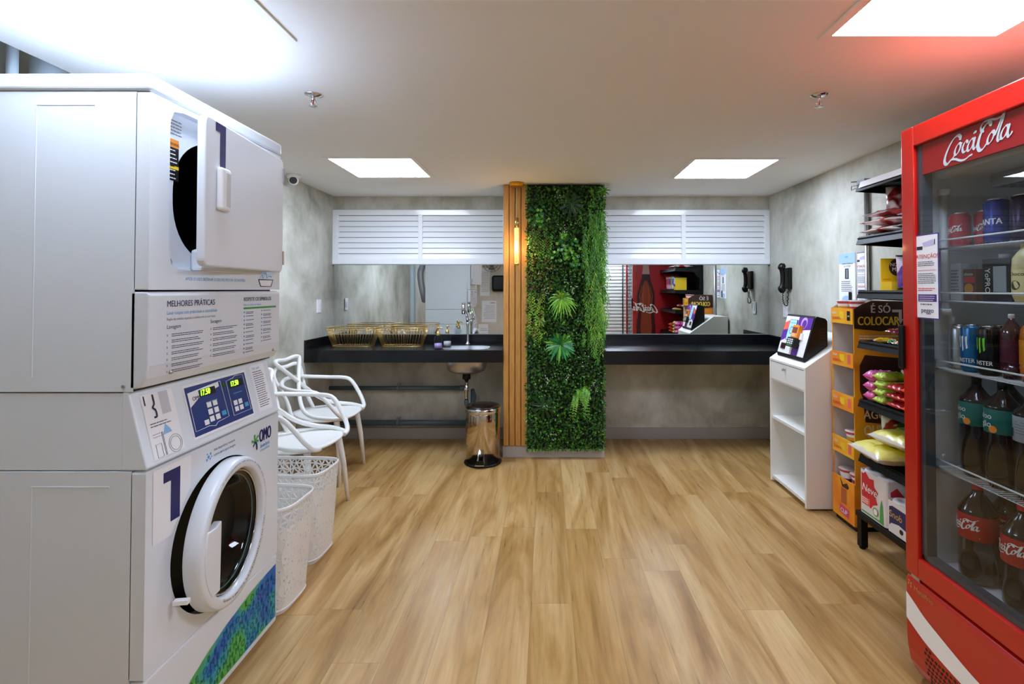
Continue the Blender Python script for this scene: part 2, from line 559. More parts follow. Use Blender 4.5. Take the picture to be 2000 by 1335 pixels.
# dome camera in the left corner
t = thing('security_camera', 'small white dome security camera where ceiling meets left wall', 'camera', (-1.905, 3.80, CE))
B().lathe([(.050, 0), (.050, -.018), (.044, -.026), (.001, -.027)], (-1.905, 3.80, CE), PLAST, 28).build('mount', t)
dc = V(-1.905, 3.80, CE - .042); dd = (V(-.3, 0, 1.3) - dc).normalized()
B().sphere(dc, .036, PLAST, 12).build('ball', t)
B().cyl(dc + dd * .018, dc + dd * .0375, .026, mat('camera_lens', '030304', .08, coat=1), 24).build('lens', t)

# ------------------------------------------------------------------ louvred panels over the mirrors
LOUV = mat('white_aluminium', 'ECF0F4', .25, coat=.3)
def louvre(x0, x1, n, label):
    z0, z1 = 1.605, 2.105
    t = thing('louvered_panel', label, 'louvered panel', ((x0 + x1) / 2, WB, z0), 0, 'louvered panels over the mirrors')
    y0, y1 = WB - .035, WB
    f = B()
    f.box((x0, y0, z1 - .05), (x1, y1, z1), LOUV).box((x0, y0, z0), (x1, y1, z0 + .05), LOUV)
    f.box((x0, y0, z0 + .05), (x0 + .05, y1, z1 - .05), LOUV).box((x1 - .05, y0, z0 + .05), (x1, y1, z1 - .05), LOUV)
    xm = (x0 + x1) / 2
    f.box((xm - .02, y0, z0 + .05), (xm + .02, y1, z1 - .05), LOUV)
    f.box((x0 - .0, y0 - .004, z0 - .006), (x1, y1, z0), mat('mirror_top_trim', 'AAB0B4', .3, metal=.6))
    f.build('frame', t, bevel=.002)
    for a, b in ((x0 + .05, xm - .02), (xm + .02, x1 - .05)):
        s = B(); N = 8; H = (z1 - z0 - .10) / N
        for i in range(N):
            zb = z0 + .05 + i * H
            s.prism([(y0 + .003, zb + .004), (y0 + .006, zb), (y0 + .016, zb + H * .86), (y0 + .014, zb + H * .91)], 'x', a, b, LOUV)
            s.prism([(y0 + .003, zb + .004), (y0 + .0032, zb - .0015), (y0 + .006, zb - .002), (y0 + .006, zb)], 'x', a, b, LOUV)
        s.build('slats', t)
    B().box((x0 + .05, y1 - .003, z0 + .05), (x1 - .05, y1 - .001, z1 - .05), mat('vent_backing', '4A5058', .6)).build('backing', t)
louvre(WL + .002, -.357, 2, 'white slatted louver panel above the mirror behind the sink')
louvre(.465, WR - .002, 2, 'white slatted louver panel above the mirror over the empty counter')

# mirrors
MIR = mat('mirror_silver', 'E6EAE8', .0, metal=1)
for x0, x1, lb in ((WL + .002, -.357, 'wide wall mirror behind the sink, gold baskets and soap bottles'),
                   (.465, WR - .002, 'wide wall mirror over the empty black counter, right of the green wall')):
    t = thing('wall_mirror', lb, 'mirror', ((x0 + x1) / 2, WB, .962), 0, 'wall mirrors')
    B().box((x0, WB - .006, .962), (x1, WB - .001, 1.60), MIR).build('mirror_pane', t)
    B().box((x0, WB - .008, .958), (x1, WB - .001, .963), mat('mirror_edge', '9AA5A2', .3)).build('bottom_edge', t)

# ------------------------------------------------------------------ black counters
ZT, ZA, YF = .878, .778, 4.13
t = thing('granite_counter', 'black granite counter with sink hole along the back left', 'counter', (-1.17, 4.4, ZT), 0, 'black granite counters')
k = B(); hx0, hx1, hy0, hy1 = -.88, -.49, 4.20, 4.48
k.box((WL, YF, ZT - .02), (hx0, WB, ZT), GRANITE).box((hx1, YF, ZT - .02), (-.357, WB, ZT), GRANITE)
k.box((hx0, YF, ZT - .02), (hx1, hy0, ZT), GRANITE).box((hx0, hy1, ZT - .02), (hx1, WB, ZT), GRANITE)
k.build('worktop', t)
B().box((WL, YF, ZA), (-.357, YF + .02, ZT - .02), GRANITE).build('front_apron', t)
s = B().box((WL + .02, WB - .02, ZT), (-.357, WB - .009, .958), GRANITE).box((WL, YF, ZT), (WL + .02, WB - .009, .958), GRANITE)
s.build('backsplash', t)
t = thing('granite_counter', 'empty black granite counter right of the green plant wall', 'counter', (1.26, 4.4, ZT - .004), 0, 'black granite counters')
B().box((.465, YF - .02, ZT - .024), (WR, WB, ZT - .004), GRANITE).build('worktop', t)
B().box((.465, YF - .02, ZA - .014), (WR, YF, ZT - .024), GRANITE).build('front_apron', t)
B().box((.465, WB - .02, ZT - .004), (WR - .02, WB - .009, .957), GRANITE).box((WR - .02, YF - .02, ZT - .004), (WR, WB - .009, .957), GRANITE).build('backsplash', t)

# sink
SX, SY = -.685, 4.34
t = thing('undermount_sink', 'oval stainless steel sink bowl set in the black counter', 'sink', (SX, SY, .66))
k = B(); prof = [(.001, .665), (.10, .668), (.150, .69), (.172, .75), (.182, .84), (.185, .874), (.205, .8775)]
k.lathe(prof, (SX, SY, 0), STEEL, 48, 1, .74, ex=2.8)
k.lathe([(.001, .660), (.10, .662), (.155, .685), (.178, .75), (.188, .84), (.19, .857)], (SX, SY, 0), STEEL, 48, 1, .74, ex=2.8)
k.build('bowl', t)
B().lathe([(.02, .672), (.038, .6745), (.040, .671)], (SX, SY, 0), CHROME, 20).build('drain_strainer', t)
t = thing('basin_faucet', 'tall thin chrome faucet standing behind the sink', 'faucet', (-.705, 4.575, ZT))
fx, fy = -.712, 4.575
B().lathe([(.001, 0), (.024, 0), (.024, .008), (.014, .014), (.0105, .03), (.0105, .16), (.014, .18), (.015, .22)], (fx, fy, ZT), CHROME, 20).build('stem', t)
B().tube([(fx, fy, ZT + .19), (fx - .004, fy - .01, ZT + .25), (fx - .018, fy - .03, ZT + .30), (fx - .03, fy - .05, ZT + .31)], .0125, CHROME, 14).build('neck', t)
B().cyl((fx - .03, fy - .055, ZT + .375), (fx - .03, fy - .055, ZT + .275), .0165, CHROME, 18).build('spout', t)
B().tube([(fx + .005, fy, ZT + .21), (fx + .035, fy, ZT + .245)], [.006, .004], CHROME, 8).build('lever', t)

# pipework below the counter
t = thing('sink_trap', 'chrome and grey drain trap hanging below the sink bowl', 'drain pipe', (SX - .03, SY, .3))
B().lathe([(.001, .665), (.034, .662), (.036, .61), (.022, .605), (.02, .60), (.001, .60)], (SX, SY, 0), BLACK, 20).build('drain_nut', t)
B().cyl((SX, SY, .602), (SX, SY, .42), .016, CHROME, 16).lathe([(.021, .535), (.023, .53), (.023, .505), (.021, .50)], (SX, SY, 0), CHROME, 16).build('tailpiece', t)
B().tube(smooth3([(SX, SY, .43), (SX + .005, SY, .39), (SX + .04, SY + .05, .385), (SX + .05, SY + .10, .43), (SX + .03, SY + .16, .47), (SX + .02, SY + .22, .44), (SX + .015, SY + .22, .19)], 6), .019, PVC, 14).build('trap_hose', t)
def hpipe(z, x1, r, label):
    t = thing('water_pipe', label, 'pipe', (-1.3, 4.62, z), 0, 'horizontal grey pipes under the sink counter')
    B().cyl((WL + .003, 4.62, z), (x1, 4.62, z), r, PVC, 16).build('pipe', t)
    c = B()
    for x in (-1.352,):
        c.tube([(x, 4.62 + (r + .004) * cos(a), z + (r + .004) * sin(a)) for a in [i * pi / 8 for i in range(16)]], .004, GREY, 6, closed=True)
        c.box((x - .008, 4.62, z + r), (x + .008, WB - .001, z + r + .012), GREY)
        c.cyl((x, 4.60, z + r + .006), (x, 4.60, z + r + .03), .004, GREY, 8)
    c.build('clamp', t)
    B().cyl((x1 - .05, 4.62, z), (x1, 4.62, z), r + .006, PVC, 16).build('coupling', t)
hpipe(.478, -.74, .019, 'upper grey pipe running along the wall under the sink counter')
hpipe(.165, -.655, .025, 'lower grey pipe running above the skirting under the counter')

# pedal bin
t = thing('pedal_bin', 'shiny steel pedal bin with dark lid beside the wooden slats', 'trash can', (-.508, 4.055, 0))
bc = (-.508, 4.055, 0)
B().lathe([(.001, .003), (.146, .003), (.15, .008), (.146, .018), (.001, .019)], bc, BLACK, 48).build('base_ring', t)
B().lathe([(.136, .018), (.136, .40), (.134, .405), (.120, .406)], bc, MIRSTEEL, 56).build('body', t)
B().lathe([(.139, .407), (.141, .41), (.141, .438), (.138, .442)], bc, CHROME, 56).build('rim', t)
B().lathe([(.138, .442), (.132, .452), (.09, .462), (.001, .466)], bc, mat('dark_lid', '1D1512', .2, coat=.4), 56).build('lid', t)
pd = B().box((-.548, 3.880, .026), (-.478, 3.925, .034), CHROME).prism([(-.545, .034), (-.481, .034), (-.488, .056), (-.538, .056)], 'y', 3.912, 3.920, BLACK)
pd.build('pedal', t, bevel=.002)
B().box((-.53, 4.19, .40), (-.485, 4.197, .44), BLACK).build('hinge', t)

# gold wire baskets
def wire_basket(x0, label):
    w, d, h = .425, .24, .165
    xc, yc = x0 + w / 2, 4.45
    t = thing('wire_basket', label, 'basket', (xc, yc, ZT), 0, 'gold wire baskets on the counter')
    def ring(q, z, n=56):
        out = []
        for k in range(n):
            a = 2 * pi * k / n; ca, sa = cos(a), sin(a)
            e = 5; g = (abs(ca) ** e + abs(sa) ** e) ** (-1 / e)
            out.append(V(xc + ca * g * (w / 2 - q), yc + sa * g * (d / 2 - q * .8), z))
        return out
    B().tube(ring(0, ZT + h), .0035, GOLD, 6, closed=True).tube(ring(.003, ZT + h - .022), .0022, GOLD, 6, closed=True).build('rim', t)
    b_ = B().tube(ring(.045, ZT + .004), .003, GOLD, 6, closed=True)
    for i in range(1, 9):
        x = xc - (w / 2 - .045) + i * (w - .09) / 9
        b_.tube([(x, yc - d / 2 + .038, ZT + .003), (x, yc + d / 2 - .038, ZT + .003)], .0015, GOLD, 5)
    b_.build('base', t)
    top = ring(0, ZT + h, 56); bot = ring(.045, ZT + .004, 56)
    wv = B()
    for a, b in zip(top, bot):
        wv.tube([a, a.lerp(b, .5) + (a - V(xc, yc, a.z)).normalized() * .004, b], .0016, GOLD, 5)
    wv.build('wires', t)
wire_basket(-1.905, 'gold wire basket in the left counter corner')
wire_basket(-1.475, 'gold wire basket beside the soap bottles')

# soap dispensers
def soap(x, y, label, liq):
    t = thing('soap_dispenser', label, 'soap dispenser', (x, y, ZT), 0, 'soap bottles by the sink')
    B().lathe([(.001, 0), (.032, 0), (.034, .004), (.034, .085), (.026, .105), (.012, .112), (.012, .12)], (x, y, ZT + .001), GLASSB, 28).build('bottle', t)
    B().lathe([(.001, .003), (.031, .004), (.031, .045), (.001, .046)], (x, y, ZT + .001), liq, 28).build('liquid', t)
    B().lathe([(.015, .112), (.016, .116), (.016, .138), (.006, .142), (.005, .165), (.009, .168), (.009, .178), (.001, .180)], (x, y, ZT + .001), GOLD, 20).tube([(x, y, ZT + .172), (x + .03, y - .01, ZT + .174), (x + .038, y - .012, ZT + .164)], .0045, GOLD, 8).build('pump', t)
GLASSB = pane('bottle_glass', 'F0F4F4', ior=1.25)
soap(-.905, 4.23, 'clear soap bottle with lilac liquid and gold pump, nearest the counter edge', mat('lilac_soap', 'B49AD8', .2))
soap(-.862, 4.40, 'clear soap bottle with gold pump standing nearest the mirror', mat('pale_soap', 'D9D4E4', .2))

# outlets, phone
def outlet(fr, label):
    t = thing('wall_outlet', label, 'outlet', tuple(fr[0]), 0, 'white wall outlets')
    n = fr[1].cross(fr[2]); k = B()
    for a, b, d0, d1, nm in ((.036, .058, 0, .009, 'cover_plate'), (.017, .026, .009, .013, 'socket')):
        q = B()
        c0 = fr[0] + n * d0; c1 = fr[0] + n * d1
        vs = [c + fr[1] * sx * a + fr[2] * sy * b for c in (c0, c1) for sx, sy in ((-1, -1), (1, -1), (1, 1), (-1, 1))]
        q.raw(vs, [(3, 2, 1, 0), (4, 5, 6, 7), (0, 1, 5, 4), (1, 2, 6, 5), (2, 3, 7, 6), (3, 0, 4, 7)], PLAST)
        if nm == 'socket':
            for y in (-.008, 0, .008):
                q.disc((c1, fr[1], fr[2]), 0, y, .002, DINK)
        q.build(nm, t, bevel=.002)
outlet(FX(WL, 4.385, 1.228), 'white outlet plate on the left concrete wall near the mirror')
outlet(NX(WR, 4.36, 1.19), 'white outlet plate on the right wall below the black phone')
t = thing('intercom_phone', 'black wall intercom phone with curly cord on the right wall', 'phone', (WR, 4.30, 1.44))
B().box((WR - .03, 4.24, 1.375), (WR, 4.33, 1.555), BLACK).build('cradle', t, bevel=.006)
B().tube(smooth3([(WR - .045, 4.285, 1.575), (WR - .07, 4.285, 1.56), (WR - .062, 4.285, 1.50), (WR - .062, 4.285, 1.43), (WR - .072, 4.285, 1.38), (WR - .05, 4.285, 1.355)], 5), [.02] * 3 + [.030] * 4 + [.019] * 12 + [.028] * 5 + [.02] * 2, BLACK, 12).build('handset', t)
cp = smooth3([(WR - .05, 4.30, 1.355), (WR - .04, 4.33, 1.30), (WR - .03, 4.33, 1.25), (WR - .03, 4.28, 1.235), (WR - .03, 4.26, 1.28), (WR - .015, 4.28, 1.38)], 14)
B().tube([p + V(.005 * cos(i * 1.3), .006 * sin(i * 1.3), 0) for i, p in enumerate(cp)], .0034, BLACK, 6).build('cord', t)
t = thing('wall_conduit', 'grey steel conduit running up the right wall behind the shelves', 'conduit', (WR - .018, 3.22, 0))
B().cyl((WR - .018, 3.22, .003), (WR - .018, 3.22, 2.03), .0145, STEEL, 14).build('tube', t)
B().box((WR - .05, 3.19, 2.03), (WR - .002, 3.27, 2.075), GREY).tube([(WR - .03, 3.30, 2.075), (WR - .03, 3.36, 2.085)], .004, BLACK, 6).tube([(WR - .03, 3.30, 2.05), (WR - .035, 3.35, 2.055), (WR - .03, 3.36, 2.03), (WR - .03, 3.31, 2.035)], .004, GREY, 6).build('junction_box', t, bevel=.003)

# posters on the right wall
p = B(); fr = NX(WR, 3.56, 1.27)
p.box((WR - .002, 3.56, 1.27), (WR, 3.372, 1.62), PAPER)
p2 = fr; pal = mat('pale_blue_print', 'A9C8EC', .5)
p.rect(p2, 0, .28, .188, .35, pal, .003).disc(p2, .094, .03, .06, pal, .003, 24, .03)
p.text(p2, 'peggo', .07, .322, .018, LBLUE, .004).text(p2, 'COMO COMPRAR', .04, .272, .0155, DINK, .004).text(p2, 'NO TOTEM', .06, .255, .015, DINK, .004)
p.rect(p2, .075, .175, .115, .245, DINK, .004).rect(p2, .09, .18, .108, .24, GREY, .005)
p.lines(p2, .03, .155, .16, 6, .013, .0035, INK, 3, .004)
p.rect(p2, .115, .01, .15, .085, BLACK, .005)
tag(p.build('wall_poster'), 'pale blue and white instruction poster with a device picture on right wall', 'poster', 'posters on the right wall')
def warning(fr, w, h, nm, label):
    p = B(); o, u, v = fr; n = u.cross(v)
    p.raw([o, o + u * w, o + u * w + v * h, o + v * h], [(0, 1, 2, 3)], PURPLE)
    p.rect(fr, .04 * w, .014 * h, .96 * w, .986 * h, PAPER, .0006)
    p.poly(fr, [(.30 * w, .90 * h), (.78 * w, .93 * h), (.84 * w, .865 * h), (.36 * w, .855 * h)], mat('camera_drawing', 'C4BCE0', .5), .001)
    p.rect(fr, .06 * w, .82 * h, .32 * w, .86 * h, DINK, .0012).rect(fr, .82 * w, .87 * h, .86 * w, .93 * h, DINK, .0014)
    p.text(fr, 'ATENÇÃO!', .5 * w, .715 * h, .19 * w, RINK, .0012, bold=.012, align='CENTER')
    p.lines(fr, .1 * w, .67 * h, .9 * w, 3, .022 * h, .009 * h, INK, 1, .0012)
    p.lines(fr, .1 * w, .57 * h, .9 * w, 1, .022 * h, .006 * h, RINK, 2, .0012)
    p.lines(fr, .1 * w, .53 * h, .9 * w, 6, .022 * h, .009 * h, INK, 4, .0012)
    p.lines(fr, .1 * w, .355 * h, .9 * w, 2, .022 * h, .009 * h, RINK, 5, .0012)
    p.rect(fr, .1 * w, .205 * h, .9 * w, .29 * h, PURPLE, .0012)
    p.lines(fr, .15 * w, .265 * h, .85 * w, 3, .024 * h, .006 * h, WHITEP, 6, .0016)
    p.lines(fr, .2 * w, .165 * h, .8 * w, 1, .02 * h, .014 * h, INK, 7, .0012)
    p.text(fr, 'peggo', .5 * w, .075 * h, .23 * w, NAVY, .0012, bold=.01, align='CENTER')
    return p
tag(warning(NX(WR - .002, 3.355, 1.27), .105, .345, 'x', '').build('wall_poster'), 'narrow purple-bordered warning poster beside the pale blue one on the right wall', 'poster', 'posters on the right wall')

# ------------------------------------------------------------------ wooden slats, pendant, green wall
def slatwood():
    m = mat('amber_slat_wood', 'C08A45', .42)
    nt = m.node_tree; b = nt.nodes['Principled BSDF']
    n = tex(nt, 'ShaderNodeTexNoise', mapped(nt, (14, 14, .8)), Scale=9, Detail=5, Roughness=.6)
    nt.links.new(ramp(nt, n.outputs['Fac'], [(.3, 'B07A36'), (.55, 'C99149'), (.8, 'D6A45E')]), b.inputs['Base Color'])
    return m
SLW = slatwood()
t = thing('wood_slat_panel', 'narrow amber wooden slat cladding on the pillar, left of the green wall', 'wall panel', (-.26, 4.18, .1))
B().box((-.357, 4.172, .097), (-.166, 4.199, CE - .002), mat('slat_backing', '80521E', .5)).build('backing_board', t)
xs = [-.357, -.308, -.259, -.210]
for x in xs:
    B().box((x + .002, 4.150, .097), (x + .046, 4.173, CE - .002), SLW).build('slat', t, bevel=.005, seg=3)
B().box((-.168, 4.150, .097), (-.162, 4.199, CE - .002), SLW).build('end_trim', t)
t = thing('pendant_lamp', 'slim gold pendant lamp with glowing bubble crystal tube before the slats', 'lamp', (-.244, 4.09, CE), 0)
LX, LY = -.244, 4.09
B().lathe([(.001, -.028), (.058, -.028), (.060, -.024), (.060, -.001)], (LX, LY, CE), mat('gold_lacquer', 'E0A020', .3, metal=.7), 36).build('ceiling_rose', t)
B().cyl((LX, LY, CE - .028), (LX, LY, 1.955), .0018, mat('clear_cord', 'D8C8A0', .4), 8).build('cord', t)
B().cyl((LX, LY, 1.95), (LX, LY, 1.868), .0165, GOLD, 24).build('socket', t)
bub = mat('bubble_crystal', 'FFD28A', .15, emit=.55)
nt = bub.node_tree
vr = tex(nt, 'ShaderNodeTexVoronoi', mapped(nt), Scale=120)
nt.links.new(ramp(nt, vr.outputs['Distance'], [(.1, 'FFE9B4'), (.5, 'D08A30')]), nt.nodes['Principled BSDF'].inputs['Emission Color'])
B().cyl((LX, LY, 1.868), (LX, LY, 1.582), .0185, bub, 24).lathe([(.0185, 1.582), (.0195, 1.578), (.0195, 1.570), (.001, 1.569)], (LX, LY, 0), GOLD, 20).build('crystal_tube', t)
pl = bpy.data.lights.new('pendant_glow', 'POINT'); pl.energy = .7; pl.color = (1, .62, .25); pl.shadow_soft_size = .03
plo = bpy.data.objects.new('pendant_glow', pl); COL.objects.link(plo); plo.location = (LX, LY - .05, 1.70)

GX0, GX1, GY = -.160, .462, 4.150
gw = thing('green_wall', 'tall dense artificial green plant wall covering the pillar front', 'plant wall', (.15, 4.19, .07))
B().box((GX0, GY, .075), (GX1, 4.199, CE - .004), mat('dark_green_backing', '0C1A08', .9)).build('backing_panel', gw)
def leafm(name, a, rough=.38):
    m = mat(name, a, rough, noise=.35, nscale=30, spec=.45)
    return m
LV = dict(dark=leafm('leaf_dark', '274E17'), mid=leafm('leaf_mid', '417D22'), fresh=leafm('leaf_fresh', '69A831'), lime=leafm('leaf_lime', '8DB53A'),
          brown=leafm('leaf_brown', '6E5A2A', .6), emer=leafm('leaf_emerald', '1F7A35'), deep=leafm('leaf_deep', '16401C', .25), flow=mat('white_blossom', 'F2F2EA', .5))
def leaf(b, p, d, nrm, L, W, m, fold=.25, droop=0.0, seg=2):
    """leaf blade from p along d, facing nrm"""
    d = d.normalized(); s = d.cross(nrm)
    if s.length < 1e-4: s = V(1, 0, 0)
    s.normalize(); nn = s.cross(d)
    vs = []; prof = [0, .8, 1.0, .75, 0] if seg > 2 else [0, 1, 0]
    k = len(prof) - 1
    for i, w in enumerate(prof):
        f = i / k
        c = p + d * L * f - V(0, 0, 1) * droop * L * f * f + nn * .0
        vs += [c + s * W / 2 * w + nn * W * fold * w, c, c - s * W / 2 * w + nn * W * fold * w]
    fs = []
    for i in range(k):
        a = i * 3
        fs += [(a, a + 1, a + 4, a + 3), (a + 1, a + 2, a + 5, a + 4)]
    b.raw(vs, fs, m, False)
rg = random.Random(3)
base = B()
def zone(x, z):
    u = (x - GX0) / (GX1 - GX0)
    r = rg.random()
    if u < .22 and 1.0 < z < 1.33: return 'lime' if r < .4 else ('brown' if r < .62 else 'fresh')
    if u < .3 and 1.62 < z < 1.8: return 'fresh' if r < .5 else 'mid'
    if u < .35 and 1.33 < z < 1.62: return 'brown' if r < .38 else 'mid'
    if u > .8 and z > .95: return 'fresh' if r < .35 else 'mid'
    if z < .55: return 'mid' if r < .42 else ('fresh' if r < .5 else 'dark')
    return 'mid' if r < .38 else ('fresh' if r < .44 else 'dark')
for i in range(11500):
    x = rg.uniform(GX0 - .002, GX1 + .004); z = rg.uniform(.085, CE - .025)
    dep = .006 + .045 * rg.random() + .018 * sin(x * 23 + 1.3) * sin(z * 17)
    p = V(x, GY - max(.0, dep), z)
    d = V(rg.gauss(0, 1), -.35 - .8 * rg.random(), rg.gauss(0, 1))
    nr = V(rg.gauss(0, .5), -1, rg.gauss(.35, .5))
    L = rg.uniform(.014, .030)
    leaf(base, p, d, nr, L, L * rg.uniform(.5, .75), LV[zone(x, z)])
for i in range(500):      # fringe along both sides and the bottom
    s = rg.choice((0, 1, 1, 2))
    z = rg.uniform(.09, CE - .03); x = rg.uniform(GX0, GX1)
    if s == 0: p, d = V(GX0 + .004, GY - .01 - .03 * rg.random(), z), V(-1, -.5, rg.gauss(0, .6))
    elif s == 1: p, d = V(GX1 - .003, GY + .02 - .05 * rg.random(), z), V(1, -.5, rg.gauss(.2, .6))
    else: p, d = V(x, GY - .01 - .03 * rg.random(), .085), V(rg.gauss(0, .6), -.5, -1)
    L = rg.uniform(.015, .032)
    leaf(base, p, d, V(rg.gauss(0, .4), -1, .3), L, L * .45, LV[rg.choice(('dark', 'mid', 'fresh'))])
base.build('small_leaves', gw, kind='stuff')
def XZ(px, py, y=4.10):          # picture position of a plant on the wall plane
    u = (px - CX) / F; v = -(py - CYP) / F
    dy = cos(PITCH) - v * sin(PITCH)
    return V(u * y / dy, y, EYE + (sin(PITCH) + v * cos(PITCH)) * y / dy)
def rosette(name, px, py, n, L, W, mats, droop, a0=0, a1=2 * pi, label=None, saw=False):
    b = B(); c = XZ(px, py)
    for i in range(n):
        a = a0 + (a1 - a0) * (i + rg.uniform(-.3, .3)) / n
        d = V(cos(a), -.30 - .45 * rg.random(), sin(a) * .95 + .15).normalized()
        l = L * rg.uniform(.75, 1.1)
        m = LV[rg.choice(mats)]
        pts = [c + d * l * f - V(0, 0, 1) * droop * l * f * f * (1 + .4 * rg.random()) for f in [0, .2, .4, .6, .8, 1]]
        ww = [.35, .8, 1, .9, .6, .05]
        vs = []; fs = []
        for k, p in enumerate(pts):
            tt = (pts[min(k + 1, 5)] - pts[max(k - 1, 0)]).normalized()
            s = tt.cross(V(0, -1, .3)).normalized(); nn = s.cross(tt)
            w = W / 2 * ww[k]
            vs += [p + s * w + V(0, -.15 * w, 0), p, p - s * w + V(0, -.15 * w, 0)]
            if k: q = (k - 1) * 3; fs += [(q, q + 1, q + 4, q + 3), (q + 1, q + 2, q + 5, q + 4)]
            if saw and 0 < k < 5:
                for sg in (-1, 1):
                    leaf(b, p + s * sg * w * .6, s * sg + tt * .6, V(0, -1, .2), W * .55, W * .28, m)
        b.raw(vs, fs, m, True)
    return b.build(name, gw, label=label)
rosette('spider_plant', 1097, 583, 32, .135, .014, ['lime', 'fresh', 'fresh'], .38, label='lime spider plant with arching leaves')
rosette('serrated_fern', 1095, 672, 30, .150, .020, ['emer', 'emer', 'fresh'], .16, label='emerald serrated fern rosette', saw=True)
rosette('serrated_fern', 1055, 625, 7, .05, .014, ['fresh', 'lime'], .5)
rosette('serrated_fern', 1178, 372, 9, .07, .012, ['mid', 'fresh'], .2)
def frond(b, p, d, L, W, m, droop=1.0, n=16):
    for k in range(n):
        f = k / n
        c = p + d * L * f - V(0, 0, 1) * droop * L * f * f
        tt = (d - V(0, 0, 2 * droop * f)).normalized()
        s = tt.cross(V(0, -1, .2)).normalized()
        w = W * (1 - f) ** .6 * (.55 + .45 * min(1, f * 5))
        for sg in (-1, 1):
            leaf(b, c, s * sg + tt * .7 + V(0, -.15, 0), V(0, -1, .2), w, w * .32, m)
b = B()
for i in range(9):
    frond(b, XZ(1135 + rg.uniform(-18, 22), 762 + rg.uniform(-6, 20)), V(rg.uniform(-.5, .5), -.35, .25), rg.uniform(.16, .27), .045, LV[rg.choice(('lime', 'fresh', 'fresh'))], 1.15)
b.build('hanging_fern', gw, label='lime fern fronds hanging low on the wall')
b = B()
for i in range(230):
    px = rg.triangular(1134, 1190, 1172); py = rg.uniform(408, 655)
    p = XZ(px, py, 4.125 - .065 * rg.random()); L = rg.uniform(.06, .26)
    m = LV[rg.choice(('fresh', 'mid', 'fresh', 'lime') if py > 520 else ('mid', 'mid', 'fresh'))]
    x = p.copy(); q = V(rg.gauss(0, .12), -.1, -1)
    for k in range(int(L / .012)):
        sg = 1 if k % 2 else -1
        leaf(b, x, V(sg * rg.uniform(.1, .9), -.35 * rg.random(), -1), V(rg.gauss(0, .4), -1, .2), rg.uniform(.018, .042), .0062, m); x = x + (q + V(rg.gauss(0, .15), rg.gauss(0, .05), 0)).normalized() * .011
b.build('hanging_vines', gw, kind='stuff', label='long bright grassy vines trailing down the right edge')
b = B()
for i in range(44):
    px = rg.uniform(1032, 1078); py = rg.uniform(425, 500)
    x = XZ(px, py, 4.12 - .04 * rg.random()); m = LV[rg.choice(('brown', 'brown', 'fresh', 'mid'))]
    for k in range(rg.randint(6, 14)):
        sg = 1 if k % 2 else -1
        leaf(b, x, V(sg * .8, -.4, -.6), V(0, -1, .2), .016, .007, m); x = x + V(rg.gauss(0, .002), 0, -.011)
b.build('trailing_sprigs', gw, kind='stuff', label='brownish sprigs trailing on the upper left')
b = B()
for i in range(60):
    px = rg.uniform(1030, 1062); py = rg.uniform(570, 655)
    x = XZ(px, py, 4.12 - .04 * rg.random()); m = LV[rg.choice(('lime', 'brown', 'lime', 'fresh'))]
    for k in range(rg.randint(4, 9)):
        sg = 1 if k % 2 else -1
        leaf(b, x, V(sg * .8, -.4, -.6), V(0, -1, .2), .016, .008, m); x = x + V(rg.gauss(0, .002), 0, -.011)
b.build('trailing_sprigs', gw, kind='stuff', label='yellow green sprigs on the left edge')
def monstera(px, py, R, rot):
    c = XZ(px, py, 4.085); b = B(); n = 44; rim = []
    for k in range(n + 1):
        a = -pi * .93 + 2 * pi * .93 * k / n
        r = R * (1.05 - .25 * (abs(a) / pi) ** 2)
        if k % 4 == 2 and abs(a) < 2.5: r *= .42
        aa = a + rot
        rim.append(c + V(r * sin(aa) * .85, .02 * (r / R) ** 2, -r * cos(aa) * .9))
    b.raw([c] + rim, [(0, i + 1, i + 2) for i in range(n)], LV['deep'], False)
    b.tube([c, c + V(0, -.004, 0) + (rim[n // 2] - c) * .95], [.003, .0008], LV['mid'], 5)
    b.tube([c, c + V(-sin(rot) * .05, .04, .05)], .0025, LV['mid'], 5)
    b.build('monstera_leaf', gw, label='dark split monstera leaf')
monstera(1116, 398, .115, .1)
monstera(1062, 792, .115, -.35)
b = B()
for cx, cy, sx, sy, n in ((1110, 490, 28, 22, 60), (1098, 462, 12, 8, 20), (1052, 428, 16, 22, 40), (1128, 515, 14, 10, 18)):
    for i in range(n):
        p = XZ(cx + rg.gauss(0, sx * .5), cy + rg.gauss(0, sy * .5), 4.105 - .03 * rg.random())
        leaf(b, p, V(rg.gauss(0, 1), -.4, rg.gauss(0, 1)), V(0, -1, .35), .030, .026, LV[rg.choice(('fresh', 'emer', 'fresh', 'mid'))], seg=4)
b.build('round_leaves', gw, kind='stuff')
b = B()
for cx, cy in ((1093, 381), (1100, 449), (1068, 742), (1111, 735), (1159, 754), (1069, 566), (1084, 849), (1119, 563), (1140, 700)):
    for i in range(11):
        p = XZ(cx + rg.gauss(0, 5), cy + rg.gauss(0, 5), 4.085)
        leaf(b, p, V(rg.gauss(0, 1), -.3, rg.gauss(0, 1)), V(0, -1, .2), .011, .005, LV['flow'])
b.build('white_blossoms', gw, kind='stuff')

